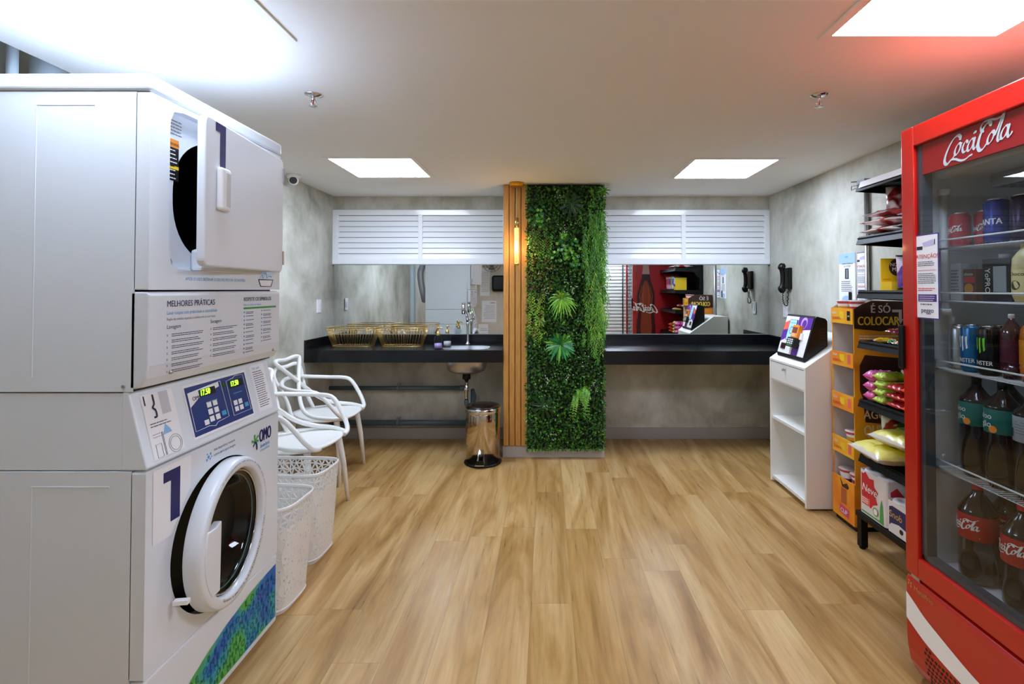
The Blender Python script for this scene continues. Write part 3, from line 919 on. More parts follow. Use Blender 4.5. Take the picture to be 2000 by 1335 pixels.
# ------------------------------------------------------------------ stacked washer and dryer
Y0, Y1, XB, XFR = 1.40, 2.085, -1.745, -1.10
def xf(b, M):
    b.v = [M @ p for p in b.v]; return b
def plate(b, fr, rect, hole, back, m, m2=None, wall=None, deep=None):
    """panel with a hole; hole = function(angle)->(x,y) about centre"""
    o, u, v = fr; n = u.cross(v); x0, y0, x1, y1 = rect; cx, cy = hole(None)
    an = [2 * pi * k / 64 for k in range(64)] + [atan2(y - cy, x - cx) % (2 * pi) for x in (x0, x1) for y in (y0, y1)]
    an = sorted(an); out = []; inn = []
    for a in an:
        c, s_ = cos(a), sin(a)
        tx = ((x1 if c > 0 else x0) - cx) / c if abs(c) > 1e-9 else 1e9
        ty = ((y1 if s_ > 0 else y0) - cy) / s_ if abs(s_) > 1e-9 else 1e9
        tt = min(tx, ty); out.append((cx + c * tt, cy + s_ * tt)); inn.append(hole(a))
    P = lambda q, d: o + u * q[0] + v * q[1] + n * d
    N = len(an)
    ring = lambda A, Bq, mm, flip=False: b.raw(A + Bq, [((i, (i + 1) % N, N + (i + 1) % N, N + i) if not flip else (N + i, N + (i + 1) % N, (i + 1) % N, i)) for i in range(N)], mm)
    fo = [P(q, 0) for q in out]; fi = [P(q, 0) for q in inn]
    ring(fo, fi, m); ring([P(q, -back) for q in out], fo, m)
    ring(fi, [P(q, -(deep or back)) for q in inn], wall or m)
    return b
def sup(cx, cy, rx, ry, ex=2.0):
    def h(a):
        if a is None: return (cx, cy)
        c, s_ = cos(a), sin(a); g = (abs(c / rx) ** ex + abs(s_ / ry) ** ex) ** (-1 / ex)
        return (cx + c * g, cy + s_ * g)
    return h
st = thing('stacked_washer_dryer', 'tall white stacked washer and dryer marked 1, front loading, both doors ajar', 'washing machine', (-1.45, 1.742, 0))
def shell(z0, z1, x1):
    b = B(); v_ = [(XB, Y0, z0), (x1, Y0, z0), (x1, Y1, z0), (XB, Y1, z0), (XB, Y0, z1), (x1, Y0, z1), (x1, Y1, z1), (XB, Y1, z1)]
    return b.raw(v_, [(0, 3, 2, 1), (4, 5, 6, 7), (0, 1, 5, 4), (2, 3, 7, 6), (3, 0, 4, 7)], WHITE)
def emboss(b, x0, x1, z0, z1, y, s_):
    w_ = .0035; d = .0010 * s_
    for a, c in (((x0, z0), (x0 + w_, z1)), ((x0, z1 - w_), (x1, z1))):
        b.box((a[0], y, a[1]), (c[0], y - d, c[1]), WHITE)
sh = shell(1.09, 1.922, -1.138)
emboss(sh, -1.42, -1.255, 1.13, 1.887, Y0, 1); emboss(sh, -1.73, -1.53, 1.13, 1.887, Y0, 1)
for x in (-1.52, -1.165): sh.cyl((x, Y0, 1.105), (x, Y0 - .003, 1.105), .005, GREY, 10)
sh.build('dryer_cabinet', st, bevel=.002)
B().box((XB - .01, Y0 - .006, 1.925), (-1.098, Y1 + .006, 1.972), WHITE).build('top_lid', st, bevel=.009, seg=3)
sh = shell(.02, .872, -1.138)
emboss(sh, -1.415, -1.20, .05, .832, Y0, 1); emboss(sh, -1.73, -1.53, .05, .832, Y0, 1)
sh.build('washer_cabinet', st, bevel=.002)
B().box((XB, Y0 + .002, .876), (-1.16, Y1 - .002, 1.086), WHITE).build('control_housing', st)
# dryer front
b = B(); fr = (V(-1.10, 0, 0), V(0, 1, 0), V(0, 0, 1))
plate(b, fr, (Y0, 1.371, Y1, 1.921), sup(1.765, 1.668, .292, .238, 14), .04, WHITE)
b.build('dryer_front', st, bevel=.006, seg=3)
b = B()
plate(b, (V(-1.128, 0, 0), V(0, 1, 0), V(0, 0, 1)), (1.465, 1.425, 2.065, 1.91), sup(1.765, 1.655, .242, .205, 2.4), .01, SATIN, wall=DARKV, deep=.5)
b.box((-1.64, 1.50, 1.44), (-1.63, 2.03, 1.87), DARKV)
f2 = FX(-1.128)
b.rect(f2, 1.483, 1.70, 1.545, 1.80, BLACK, .001).rect(f2, 1.483, 1.80, 1.545, 1.825, ORANGE, .0012).rect(f2, 1.483, 1.735, 1.545, 1.745, YELLOW, .0014)
b.lines(f2, 1.488, 1.79, 1.54, 8, .012, .003, WHITEP, 1, .0014)
b.text(f2, 'WARNING', 1.488, 1.806, .012, BLACK, .0018)
b.disc(f2, 1.51, 1.452, .014, GREY, .001).lines(f2, 1.49, 1.88, 1.56, 5, .010, .003, INK, 5, .001)
b.build('dryer_opening', st)
B().box((-1.128, 1.60, 1.43), (-1.09, 1.95, 1.50), WHITE).build('lint_filter', st, bevel=.01)
# dryer door, ajar
hinge = V(-1.100, 2.058, 0); M = Matrix.Translation(hinge) @ Matrix.Rotation(radians(5.8), 4, 'Z') @ Matrix.Translation(-hinge)
yd0, yd1, zd0, zd1 = 1.496, 2.052, 1.442, 1.896
d = B(); pts = []
for cx, cy, a0 in ((yd1 - .022, zd1 - .022, 0), (yd0 + .022, zd1 - .022, 90), (yd0 + .022, zd0 + .022, 180), (yd1 - .022, zd0 + .022, 270)):
    pts += [(cx + .022 * cos(radians(a0 + k * 18)), cy + .022 * sin(radians(a0 + k * 18))) for k in range(6)]
d.prism(pts, 'x', -1.097, -1.072, SATIN)
door = xf(d, M).build('dryer_door', st, bevel=.005, seg=3)
fd = FX(-1.072)
def one(b, fr, x, z, w_, h, m, d=.001):
    return b.poly(fr, [(x + w_ * q[0], z + h * q[1]) for q in ((0, .80), (0, 1), (.95, 1), (.95, 0), (.42, 0), (.42, .80))], m, d)
n_ = B(); one(n_, fd, 1.548, 1.752, .062, .138, NAVY)
xf(n_, M).build('number_sticker', door, label='purple figure 1')
h_ = B(); h_.box((-1.072, 1.553, 1.618), (-1.054, 1.612, 1.752), PLAST)
xf(h_, M).build('door_handle', door, bevel=.008, seg=3)
h_ = B().box((-1.0545, 1.580, 1.632), (-1.0525, 1.604, 1.738), mat('handle_recess', 'C9C6C6', .5)); xf(h_, M).build('grip_recess', door, bevel=.0009)
for z in (1.50, 1.835):
    B().box((-1.100, 2.050, z - .028), (-1.068, 2.062, z + .028), STEEL).build('hinge', st, bevel=.002)
lt = B(); f1 = FX(-1.10)
lt.text(f1, 'APÓS O USO, RETIRAR O SEU FELTRO DA SECADORA', 1.54, 1.400, .0135, LBLUE, .001, sx=.94, shear=.2)
lt.build('printed_note', st)
lt = B()
lt.poly(f1, [(1.935, 1.408), (2.03, 1.408), (2.02, 1.385), (1.945, 1.385)], PAPER, .001)
for a, c in (((1.932, 1.410), (2.033, 1.410)), ((2.033, 1.410), (2.018, 1.384)), ((2.018, 1.384), (1.947, 1.384)), ((1.947, 1.384), (1.932, 1.410))):
    lt.tube([f1[0] + V(.001, a[0], a[1]), f1[0] + V(.001, c[0], c[1])], .0016, NAVY, 5)
lt.pen(f1, [(1.94, 1.414), (1.955, 1.428), (1.965, 1.416), (1.98, 1.436), (1.99, 1.418), (2.0, 1.424), (2.025, 1.422)], .004, LBLUE, .001)
lt.build('basin_drawing', st)
# dryer lower panel with printed instructions
b = B().prism([(-1.15, 1.095), (-1.118, 1.100), (-1.103, 1.125), (-1.098, 1.16), (-1.098, 1.358), (-1.104, 1.366), (-1.15, 1.366)], 'y', Y0, Y1, SATIN)
lp = b.build('instruction_panel', st, bevel=.006, seg=3)
b = B(); f1 = FX(-1.098)
b.text(f1, 'MELHORES PRÁTICAS', 1.465, 1.322, .0255, NAVY, .001, bold=.004, sx=.86)
b.text(f1, 'Lavar roupas com praticidade e comodidade', 1.465, 1.299, .0145, LBLUE, .001, sx=.86)
b.text(f1, 'Região de cuidados especiais e cuidados com as suas roupas.', 1.465, 1.282, .0105, INK, .001, sx=.84)
b.text(f1, 'Lavagem', 1.465, 1.258, .0165, NAVY, .001).text(f1, 'Secagem', 1.655, 1.262, .0165, NAVY, .001)
for k in range(7):
    z = 1.240 - k * .0175
    b.text(f1, 'x', 1.465, z - .004, .013, INK, .001); b.lines(f1, 1.485, z, 1.625, 2, .0055, .0024, INK, k, .001)
    if k < 6: b.text(f1, 'x', 1.655, z, .013, INK, .001); b.lines(f1, 1.668, z + .004, 1.80, 2, .0055, .0024, INK, 20 + k, .001)
b.text(f1, 'RESPEITE OS SÍMBOLOS', 1.835, 1.330, .0195, NAVY, .001, bold=.006, sx=.90)
b.text(f1, 'Antes de colocar na máquina', 1.835, 1.312, .012, LBLUE, .001, sx=.8)
b.rect(f1, 1.835, 1.300, 2.055, 1.307, GREENP, .001)
for k in range(11):
    z = 1.288 - k * .0145
    b.disc(f1, 1.840, z + .001, .0035, LBLUE, .001, 8); b.lines(f1, 1.850, z, 1.905, 1 + (k % 3 == 0), .005, .0024, INK, k + 40, .001)
    if k < 9: b.disc(f1, 1.952, z + .003, .0035, LBLUE, .001, 8); b.lines(f1, 1.962, z + .002, 2.025, 1 + (k % 2), .005, .0024, INK, k + 60, .001)
b.build('printed_instructions', lp)
for y in (1.487, 2.043): B().lathe([(.001, -1.094), (.005, -1.096), (.006, -1.106)], (0, y, 1.130), STEEL, 10, axis='x').build('screw', st)
# control panel, leaning back
b = B().prism([(-1.17, .874), (-1.100, .874), (-1.098, .882), (-1.148, 1.082), (-1.155, 1.090), (-1.17, 1.090)], 'y', Y0, Y1, WHITE)
cp = b.build('control_panel', st, bevel=.005, seg=3)
vv = V(-.050, 0, .200).normalized(); fc = (V(-1.098, Y0, .882), V(0, 1, 0), vv)
b = B(); BLUEP = mat('control_blue', '20347A', .35); LEDG = mat('led_green', '9CFF2A', .4, emit=2.2)
b.rect(fc, .192, .018, .522, .192, PAPER, .0012).rect(fc, .199, .026, .515, .184, BLUEP, .0018)
b.poly(fc, [(.206, .165), (.36, .175), (.36, .160), (.25, .140), (.206, .118)], PAPER, .0024)
b.text(fc, 'OMO', .222, .138, .018, NAVY, .003, bold=.02)
b.rect(fc, .256, .142, .338, .166, BLACK, .0030).rect(fc, .412, .140, .492, .166, BLACK, .0030)
b.text(fc, '17.50', .260, .146, .026, LEDG, .0036, bold=.01, shear=.2, sx=.85).text(fc, '17.50', .418, .146, .026, LEDG, .0036, bold=.01, shear=.2, sx=.8)
def outline(b, fr, P, w_, m, d):
    o, u, v = fr; n = u.cross(v)
    return b.tube([o + u * p[0] + v * p[1] + n * d for p in P], w_, m, 5, closed=True)
outline(b, fc, [(.206, .165), (.37, .177), (.375, .05), (.315, .046), (.30, .037), (.27, .044), (.206, .042)], .0010, PAPER, .003)
outline(b, fc, [(.40, .17), (.44, .174), (.455, .181), (.50, .178), (.505, .045), (.402, .045)], .0010, PAPER, .003)
for i in range(3):
    for j in range(2):
        b.rect(fc, .280 + j * .030, .054 + i * .024, .302 + j * .030, .072 + i * .024, PAPER, .003)
b.rect(fc, .252, .050, .274, .066, PAPER, .003).rect(fc, .343, .060, .366, .075, LBLUE, .003)
for i in range(2):
    for j in range(2):
        b.rect(fc, .415 + j * .028, .056 + i * .022, .436 + j * .028, .073 + i * .022, PAPER, .003)
b.rect(fc, .474, .060, .496, .075, LBLUE, .003).lines(fc, .285, .118, .345, 1, .01, .003, LBLUE, 3, .003).lines(fc, .425, .118, .485, 1, .01, .003, LBLUE, 4, .003)
b.disc(fc, .386, .160, .008, CHROME, .003)
b.build('control_display', cp, label='dark blue control display with green digits')
b = B()
b.rect(fc, .030, .010, .150, .196, PAPER, .001).rect(fc, .095, .128, .130, .194, mat('pale_grey_print', 'C9CAD0', .5), .0014)
b.rect(fc, .038, .165, .042, .192, DINK, .002).pen(fc, [(.072, .192), (.072, .165), (.064, .155), (.072, .145), (.072, .128), (.062, .126)], .006, DINK, .002, mn=.9)
b.lines(fc, .042, .108, .12, 2, .008, .003, INK, 8, .0015)
b.poly(fc, [(.08, .07), (.095, .10), (.108, .085), (.115, .072)], mat('sky_print', '8DB8E6', .5), .0015)
for rr in (.026, .02): outline(b, fc, [(.118 + rr * cos(k * pi / 10), .035 + rr * sin(k * pi / 10)) for k in range(20)], .0006, INK, .0015)
outline(b, fc, [(.045, .012), (.045, .05), (.066, .05), (.066, .012)], .0006, INK, .0015); outline(b, fc, [(.075, .012), (.079, .012), (.079, .08), (.075, .08)], .0006, DINK, .0015)
b.lines(fc, .042, .078, .075, 2, .008, .0012, INK, 5, .0015)
b.build('paper_notice', cp, label='printed notice with drawings left of the display')
b = B()
b.rect(fc, .556, .020, .648, .200, PAPER, .001).text(fc, 'Use sem', .566, .183, .015, LBLUE, .0015).lines(fc, .566, .172, .64, 17, .0085, .003, INK, 14, .0015)
b.build('paper_notice', cp, label='white printed notice right of the display')
# washer front
pc = (1.735, .558)
b = B(); plate(b, FX(-1.10), (Y0, .302, Y1, .870), sup(pc[0], pc[1], .240, .240), .04, WHITE, wall=mat('bezel_grey', '9EA2A6', .35, metal=.3), deep=.05)
b.build('washer_front', st, bevel=.006, seg=3)
b = B(); b.lathe([(.240, -1.15), (.240, -1.45), (.001, -1.46)], (0, pc[0], pc[1]), mat('drum_dark', '17181A', .25, metal=.7), 48, axis='x')
b.lathe([(.19, -1.17), (.20, -1.145), (.240, -1.145)], (0, pc[0], pc[1]), BLACK, 48, axis='x'); b.build('washer_drum', st)
cl = B().tube([(-1.36, 1.60, .42), (-1.33, 1.68, .45), (-1.35, 1.78, .40)], [.03, .05, .03], mat('blue_cloth', '2C7FB8', .8), 10).tube([(-1.30, 1.60, .46), (-1.28, 1.66, .50), (-1.30, 1.74, .46)], [.02, .035, .02], mat('pink_cloth', 'B4386A', .8), 10)
cl.build('laundry', st)
hg = V(-1.10, 1.985, 0); M2 = Matrix.Translation(hg) @ Matrix.Rotation(radians(7.4), 4, 'Z') @ Matrix.Translation(-hg)
d = B(); d.lathe([(.230, -1.134), (.235, -1.130), (.235, -1.094), (.232, -1.087), (.229, -1.083), (.205, -1.081), (.199, -1.085), (.195, -1.105)], (0, pc[0], pc[1]), WHITE, 72, axis='x')
ring = xf(d, M2)
ring.f = [f for f in ring.f if len(f) < 60]; ring.m = ring.m[:len(ring.f)]; ring.sm = ring.sm[:len(ring.f)]
ring = ring.build('porthole_door', st)
d = B(); d.lathe([(.195, -1.105), (.180, -1.108), (.165, -1.125), (.15, -1.16), (.10, -1.19), (.001, -1.195)], (0, pc[0], pc[1]), DGLASS, 56, axis='x')
gl = xf(d, M2); gl.f = [f for f in gl.f if len(f) < 50]; gl.m = gl.m[:len(gl.f)]; gl.sm = gl.sm[:len(gl.f)]; gl.build('door_glass', ring)
d = B()
for rr in (.190, .178): d.tube([(-1.102 - (.190 - rr), pc[0] + rr * cos(k * pi / 28), pc[1] + rr * sin(k * pi / 28)) for k in range(56)], .003, CHROME if rr > .185 else mat('glass_edge', '5F7F80', .15), 6, closed=True)
xf(d, M2).build('glass_rim', ring)
cyc = [(pc[0] - .124, pc[1] - .135), (pc[0] - .118, pc[1] + .082), (pc[0] - .150, pc[1] + .074)] + [(pc[0] + .214 * cos(a), pc[1] + .214 * sin(a)) for a in [radians(158 + 6 * k) for k in range(11)]]
d = B(); d.prism(cyc, 'x', -1.104, -1.078, WHITE); xf(d, M2).build('door_grip', ring, bevel=.004)
d = B().box((-1.150, 1.488, .455), (-1.11, 1.505, .467), PLAST); xf(d, M2).build('latch_pin', ring)
d = B()
def arc_text(b, fr, txt, cx, cy, r, a0, da, size, m, flip=1, d=.001):
    for k, ch in enumerate(txt):
        a = a0 + da * k
        if ch == ' ': continue
        b.text(fr, ch, cx + r * cos(a), cy + r * sin(a), size, m, d, rot=a + (pi / 2 if flip > 0 else -pi / 2), align='CENTER', bold=.01)
arc_text(d, FX(-1.0805), 'Garanta a qualidade e a higienização da sua roupa', pc[0], pc[1], .212, radians(-118), radians(2.2), .0125, DINK)
xf(d, M2).build('ring_lettering', ring)
d = B()
arc_text(d, FX(-1.0805), 'O funcionamento com excesso de roupas pode danificar', pc[0], pc[1], .218, radians(120), radians(-2.2), .011, INK, -1)
xf(d, M2).build('ring_lettering', ring)
b = B()
b.poly(FX(-1.10), [(1.425, .655), (1.50, .655), (1.53, .71), (1.575, .765), (1.575, .862), (1.425, .862)], PAPER, .0012)
one(b, FX(-1.10), 1.462, .695, .070, .150, NAVY, .002)
b.build('number_sticker', st, label='purple figure 1 on white sticker')
b = B(); f1 = FX(-1.10)
b.text(f1, 'OMO', 1.948, .787, .068, NAVY, .001, bold=.04, sx=.50)
b.text(f1, 'lavanderia', 1.955, .764, .022, LBLUE, .001, bold=.015, sx=.72).text(f1, 'compartilhada', 1.955, .750, .014, LBLUE, .001, sx=.80)
for a, m, l in ((100, GREENP, .026), (165, GREENP, .026), (225, NAVY, .022), (285, NAVY, .036), (40, GREENP, .026), (345, GREENP, .02)):
    a = radians(a); b.pen(f1, [(1.922, .800), (1.922 + l * .5 * cos(a + .2), .800 + l * .5 * sin(a + .2)), (1.922 + l * cos(a), .800 + l * sin(a))], .009, m, .001, mn=.6)
b.build('brand_print', st, label='logo and blue lettering on the washer front')
b = B()
b.text(f1, 'Evite desperdícios, mantenha', 1.683, .839, .0120, NAVY, .001, sx=.80).text(f1, 'a porta aberta após a lavagem.', 1.683, .822, .0120, NAVY, .001, sx=.80)
[b.disc(f1, 1.657 + x_, .828 + y_, r_, LBLUE, .001, 12) for x_, y_, r_ in ((0, 0, .005), (.010, .008, .004), (-.006, .010, .003), (.008, -.008, .0035), (-.008, -.008, .004), (.014, -.002, .0025))]
b.build('advice_print', st)
kb = B().box((-1.15, Y0, .03), (-1.10, Y1, .297), WHITE).build('kick_panel', st, bevel=.006, seg=3)
bm_ = mat('blue_green_wave', '1668B0', .45); nt = bm_.node_tree
nz = tex(nt, 'ShaderNodeTexNoise', mapped(nt, (1, 1, 1.6)), Scale=5.5, Detail=1)
nt.links.new(ramp(nt, nz.outputs['Fac'], [(.40, '1264B8'), (.49, '2398AE'), (.58, '4CAF50')]), nt.nodes['Principled BSDF'].inputs['Base Color'])
top = [(Y0 + .012, .068), (1.46, .100), (1.52, .132), (1.58, .163), (1.67, .197), (1.76, .222), (1.90, .248), (2.0, .258), (Y1 - .010, .262)]
b = B().poly(FX(-1.10), [(Y0 + .012, .052), (Y1 - .010, .052)] + top[::-1], bm_, .001)
def inside(y, z):
    for (a, za), (c, zc) in zip(top, top[1:]):
        if a <= y <= c: return .055 < z < za + (zc - za) * (y - a) / (c - a) - .02
    return False
OUTB = mat('pale_blue_outline', '6FA8DC', .5); rr = random.Random(5)
for i in range(19):
    for j in range(8):
        y = 1.425 + i * .034 + (j % 2) * .012; z = .058 + j * .026
        if inside(y, z) and inside(min(y + .025, 2.06), z + .008): b.text(FX(-1.10), rr.choice(('O', 'M', 'O', '8', 'E')), y, z, .030, OUTB, .0015, outline=.018, rot=.12, sx=.95)
b.build('wave_sticker', kb, label='blue green wave with outlined letters')
B().box((XB + .02, Y0 + .02, .0), (-1.13, Y1 - .02, .03), GREY).build('plinth', st)

# pipes and duct behind the machine
t = thing('drain_pipe', 'wide grey vertical pipe behind the washer, near the ceiling corner', 'pipe', (-2.0, 1.985, 0), 0, 'vertical grey pipes in the wall recess')
B().cyl((-1.972, 1.990, .003), (-1.972, 1.990, 2.70), .054, mat('light_pvc', 'D2E0EA', .4), 28).build('pipe', t)
t = thing('drain_pipe', 'thin pale grey vertical pipe, far left behind the washer', 'pipe', (-2.0, 1.86, 0), 0, 'vertical grey pipes in the wall recess')
B().cyl((-1.966, 1.850, .003), (-1.966, 1.850, 2.70), .017, mat('light_pvc'), 20).build('pipe', t)
t = thing('exhaust_duct', 'silver flexible dryer duct behind the machine', 'duct', (-1.88, 1.90, 1.0))
P = smooth3([(-1.825, 1.78, 1.76), (-1.835, 1.90, 1.70), (-1.850, 1.95, 1.60), (-1.835, 1.96, 1.45), (-1.810, 1.95, 1.32), (-1.800, 1.88, 1.20)], 12)
B().tube(P, [.044 + .0025 * (i % 2) for i in range(len(P))], mat('foil_duct', 'A9A9AC', .4, metal=.35), 18).build('duct_hose', t)

# ------------------------------------------------------------------ chairs
CHW = mat('white_polypropylene', 'F1F1EE', .32)
def sym(pts):
    return pts + [(p[0], -p[1], p[2]) for p in pts[-2::-1]]
def chair(x, y, rz, label):
    t = thing('armchair', label, 'chair', (x, y, 0), rz, 'white loop-back chairs along the left wall')
    b = B(); n = 48; top = []; edge = []; bot = []
    def out(a, k):
        c, s_ = cos(a), sin(a); ex = 2.5
        g = (abs(c) ** ex + abs(s_) ** ex) ** (-1 / ex)
        return (k * g * c * .245 - .005, k * g * s_ * (.262 - .025 * (c < 0) * abs(c)), 0)
    rings = []
    for k, z in ((.0, .448), (.5, .449), (.85, .456), (.97, .462), (1.0, .456), (.98, .446), (.8, .438), (0, .436)):
        rings.append([V(*out(2 * pi * i / n, max(k, .001))) + V(0, 0, z) for i in range(n)])
    vs = [p for r in rings for p in r]
    b.raw(vs, [(r * n + i, r * n + (i + 1) % n, (r + 1) * n + (i + 1) % n, (r + 1) * n + i) for r in range(len(rings) - 1) for i in range(n)], CHW, True)
    b.build('seat', t, local=True)
    for s_ in (1, -1):
        B().tube([(.16, s_ * .185, .44), (.185, s_ * .21, .25), (.205, s_ * .235, 0)], [.020, .017, .0115], CHW, 12).build('leg', t, local=True)
        B().tube([(-.15, s_ * .165, .44), (-.19, s_ * .19, .25), (-.235, s_ * .215, 0)], [.020, .016, .011], CHW, 12).build('leg', t, local=True)
    fl = .55
    def band(pts, nm, r=.0145):
        P = smooth3([V(*p) for p in sym(pts)], 7)
        B().tube(P, r, CHW, 10).build(nm, t, local=True)
    band([(.215, .150, .452), (.212, .205, .466), (.180, .245, .515), (.125, .270, .595), (.075, .285, .650), (.02, .290, .668), (-.10, .278, .674), (-.20, .225, .686), (-.262, .12, .705), (-.283, 0, .712)], 'armrest_loop')
    band([(.215, .185, .458), (.10, .232, .470), (-.02, .215, .487), (-.105, .150, .535), (-.175, .050, .635), (-.235, -.070, .750), (-.275, -.160, .830), (-.290, -.165, .853), (-.300, -.110, .857), (-.303, 0, .848)], 'back_loop')
    band([(-.165, .170, .450), (-.205, .150, .55), (-.245, .165, .65), (-.278, .195, .735), (-.290, .180, .785), (-.297, .12, .803), (-.300, 0, .797)], 'back_loop')
    return t
chair(-1.515, 3.105, radians(-4), 'white plastic chair with looping back, nearer one, behind the laundry hampers')
chair(-1.645, 3.785, radians(0), 'white plastic chair with looping back, farther one, next to the sink counter')

# ------------------------------------------------------------------ laundry hampers
HMP = mat('hamper_plastic', 'ECEAE6', .35)
def hamper(xr, yn, yf, zt, label, seed):
    w_ = .44; xc = xr - w_ / 2; yc = (yn + yf) / 2; hw = w_ / 2; hd = (yf - yn) / 2
    t = thing('laundry_hamper', label, 'laundry basket', (xc, yc, 0), radians(-3), 'white perforated laundry hampers')
    n, rows = 44, 15; R = random.Random(seed)
    def pt(a, f):
        c, s_ = cos(a), sin(a); ex = 5
        g = (abs(c) ** ex + abs(s_) ** ex) ** (-1 / ex)
        k = .86 + .14 * f ** .8
        return V(c * g * hw * (k - .0), s_ * g * hd * (k - .02 * (1 - f)), f * zt)
    G = {}
    for j in range(rows + 1):
        for i in range(n):
            a = 2 * pi * (i + (.5 if j % 2 else 0)) / n; f = .04 + .92 * j / rows
            if 0 < j < rows: a += R.uniform(-.35, .35) * 2 * pi / n; f += R.uniform(-.3, .3) / rows
            G[j, i] = pt(a, f)
    b = B()
    for j in range(rows):
        for i in range(n):
            i2 = (i + 1) % n
            if j % 2 == 0: tr = [(G[j, i], G[j, i2], G[j + 1, i]), (G[j, i2], G[j + 1, i2], G[j + 1, i])]
            else: tr = [(G[j, i], G[j, i2], G[j + 1, i2]), (G[j, i], G[j + 1, i2], G[j + 1, i])]
            for T in tr:
                c = (T[0] + T[1] + T[2]) / 3; big = j >= rows - 3
                k = .68 if big else R.uniform(.05, .46)
                if j < 1: k = .0
                if k < .3: b.raw(T, [(0, 1, 2)], HMP); continue
                I = [c + (p - c) * k for p in T]
                b.raw(list(T) + I, [(0, 1, 4, 3), (1, 2, 5, 4), (2, 0, 3, 5)], HMP)
    b.build('body', t, local=True, solid=.004)
    rim = [pt(2 * pi * i / 64, .965) for i in range(64)]
    B().tube(rim, .0045, HMP, 8, closed=True, flat=2.2).build('rim', t, local=True)
    bb = B(); lo = [pt(2 * pi * i / 64, .04) for i in range(64)]
    bb.tube([p * 1.0 for p in lo], .006, HMP, 8, closed=True); bb.raw([V(0, 0, .012)] + [V(p.x, p.y, .012) for p in lo], [(0, i + 1, (i + 1) % 64 + 1) for i in range(64)], HMP)
    bb.prism([(p.x * .97, p.y * .97) for p in lo], 'z', .0, .015, HMP)
    bb.build('base', t, local=True)
hamper(-1.075, 2.125, 2.41, .465, 'white perforated laundry hamper nearest the washing machine', 2)
hamper(-1.12, 2.52, 2.80, .465, 'white perforated laundry hamper farther back, below the nearer chair', 9)

# ------------------------------------------------------------------ white kiosk cabinet + payment terminal
kx0, kx1, ky0, ky1 = 1.607, 2.035, 3.162, 3.667
t = thing('kiosk_cabinet', 'tall narrow white open cabinet with lockable drawer and slanted top', 'cabinet', (1.82, 3.41, 0))
side = [(kx0, .012), (kx0, .882), (1.875, 1.068), (kx1, 1.068), (kx1, .012)]
for y in (ky0, ky1 - .018):
    B().prism(side, 'y', y, y + .018, OPEN_W).build('side_panel', t, bevel=.0015)
yi0, yi1 = ky0 + .018, ky1 - .018
sl = (1.068 - .882) / (1.875 - kx0)
B().prism([(kx0 + .0, .866), (kx0, .880), (1.875, 1.066), (1.875, 1.050)], 'y', yi0, yi1, OPEN_W).box((1.875, yi0, 1.050), (kx1, yi1, 1.066), OPEN_W).build('top_board', t, bevel=.001)
B().box((kx1 - .012, yi0, .03), (kx1 - .002, yi1, 1.05), OPEN_W).build('back_panel', t)
dr = B().box((kx0 + .002, yi0 + .003, .738), (kx0 + .020, yi1 - .003, .862), OPEN_W).build('drawer', t, bevel=.002)
B().cyl((kx0 + .002, 3.43, .835), (kx0 - .006, 3.43, .835), .008, CHROME, 16).box((kx0 - .022, 3.428, .822), (kx0 - .005, 3.432, .838), STEEL).build('lock', dr)
B().box((kx0 + .02, yi0, .722), (kx1 - .012, yi1, .737), OPEN_W).build('drawer_bottom', t)
B().box((kx0 + .01, yi0, .452), (kx1 - .012, yi1, .472), OPEN_W).build('shelf', t, bevel=.001)
B().box((kx0 + .01, yi0, .030), (kx1 - .012, yi1, .050), OPEN_W).build('bottom_shelf', t, bevel=.001)
b = B()
for x in (kx0 + .04, kx1 - .04):
    for y in (ky0 + .03, ky1 - .03): b.cyl((x, y, 0), (x, y, .03), .014, GREY, 10)
b.build('feet', t)
b = B()
for z in (.04, .46): b.disc(NY(ky0, 0, 0), 1.70, z, .005, PAPER, .001, 10)
b.build('cap', t)
# terminal
ty0, ty1 = 3.235, 3.615
zs = lambda x: .882 + (x - kx0) * sl + .001
t = thing('payment_terminal', 'black payment terminal with colourful purple and white face on the kiosk', 'payment terminal', (1.73, 3.43, .95))
prof = [(1.640, zs(1.640)), (1.636, zs(1.640) + .022), (1.712, 1.192), (1.722, 1.200), (1.778, 1.186), (1.790, 1.170), (1.790, zs(1.79))]
B().prism(prof, 'y', ty0, ty1, BLACK).build('housing', t, bevel=.004)
A0 = V(1.6355, ty1, zs(1.640) + .025); A1 = V(1.7105, ty1, 1.190)
va = (A1 - A0); hh = va.length; va.normalize(); ft = (A0, V(0, -1, 0), va); W_ = ty1 - ty0
b = B(); PINK = mat('coral_print', 'F0695A', .5); VIO = mat('violet_print', '5A1E9A', .45); LAV = mat('lavender_print', 'C9A6EE', .5)
b.rect(ft, .012, .004, W_ - .012, hh - .004, WHITEP, .001)
b.poly(ft, [(.012, .52 * hh), (.012, .80 * hh), (.10, .92 * hh), (.10, .60 * hh)], PINK, .0016)
b.poly(ft, [(.012, .30 * hh), (.012, .60 * hh), (.10, .66 * hh), (.10, .44 * hh)], VIO, .0020)
b.rect(ft, .20, .004, .285, .30 * hh, VIO, .0016)
b.poly(ft, [(.19, hh - .004), (.19, .80 * hh), (.25, .66 * hh), (W_ - .012, .70 * hh), (W_ - .012, hh - .004)], VIO, .0016)
b.disc(ft, .270, .84 * hh, .040, LAV, .0020).disc(ft, .275, .82 * hh, .028, VIO, .0026)
b.build('printed_face', t)
scr = mat('phone_screen_blue', '7FB0EE', .3, emit=.35)
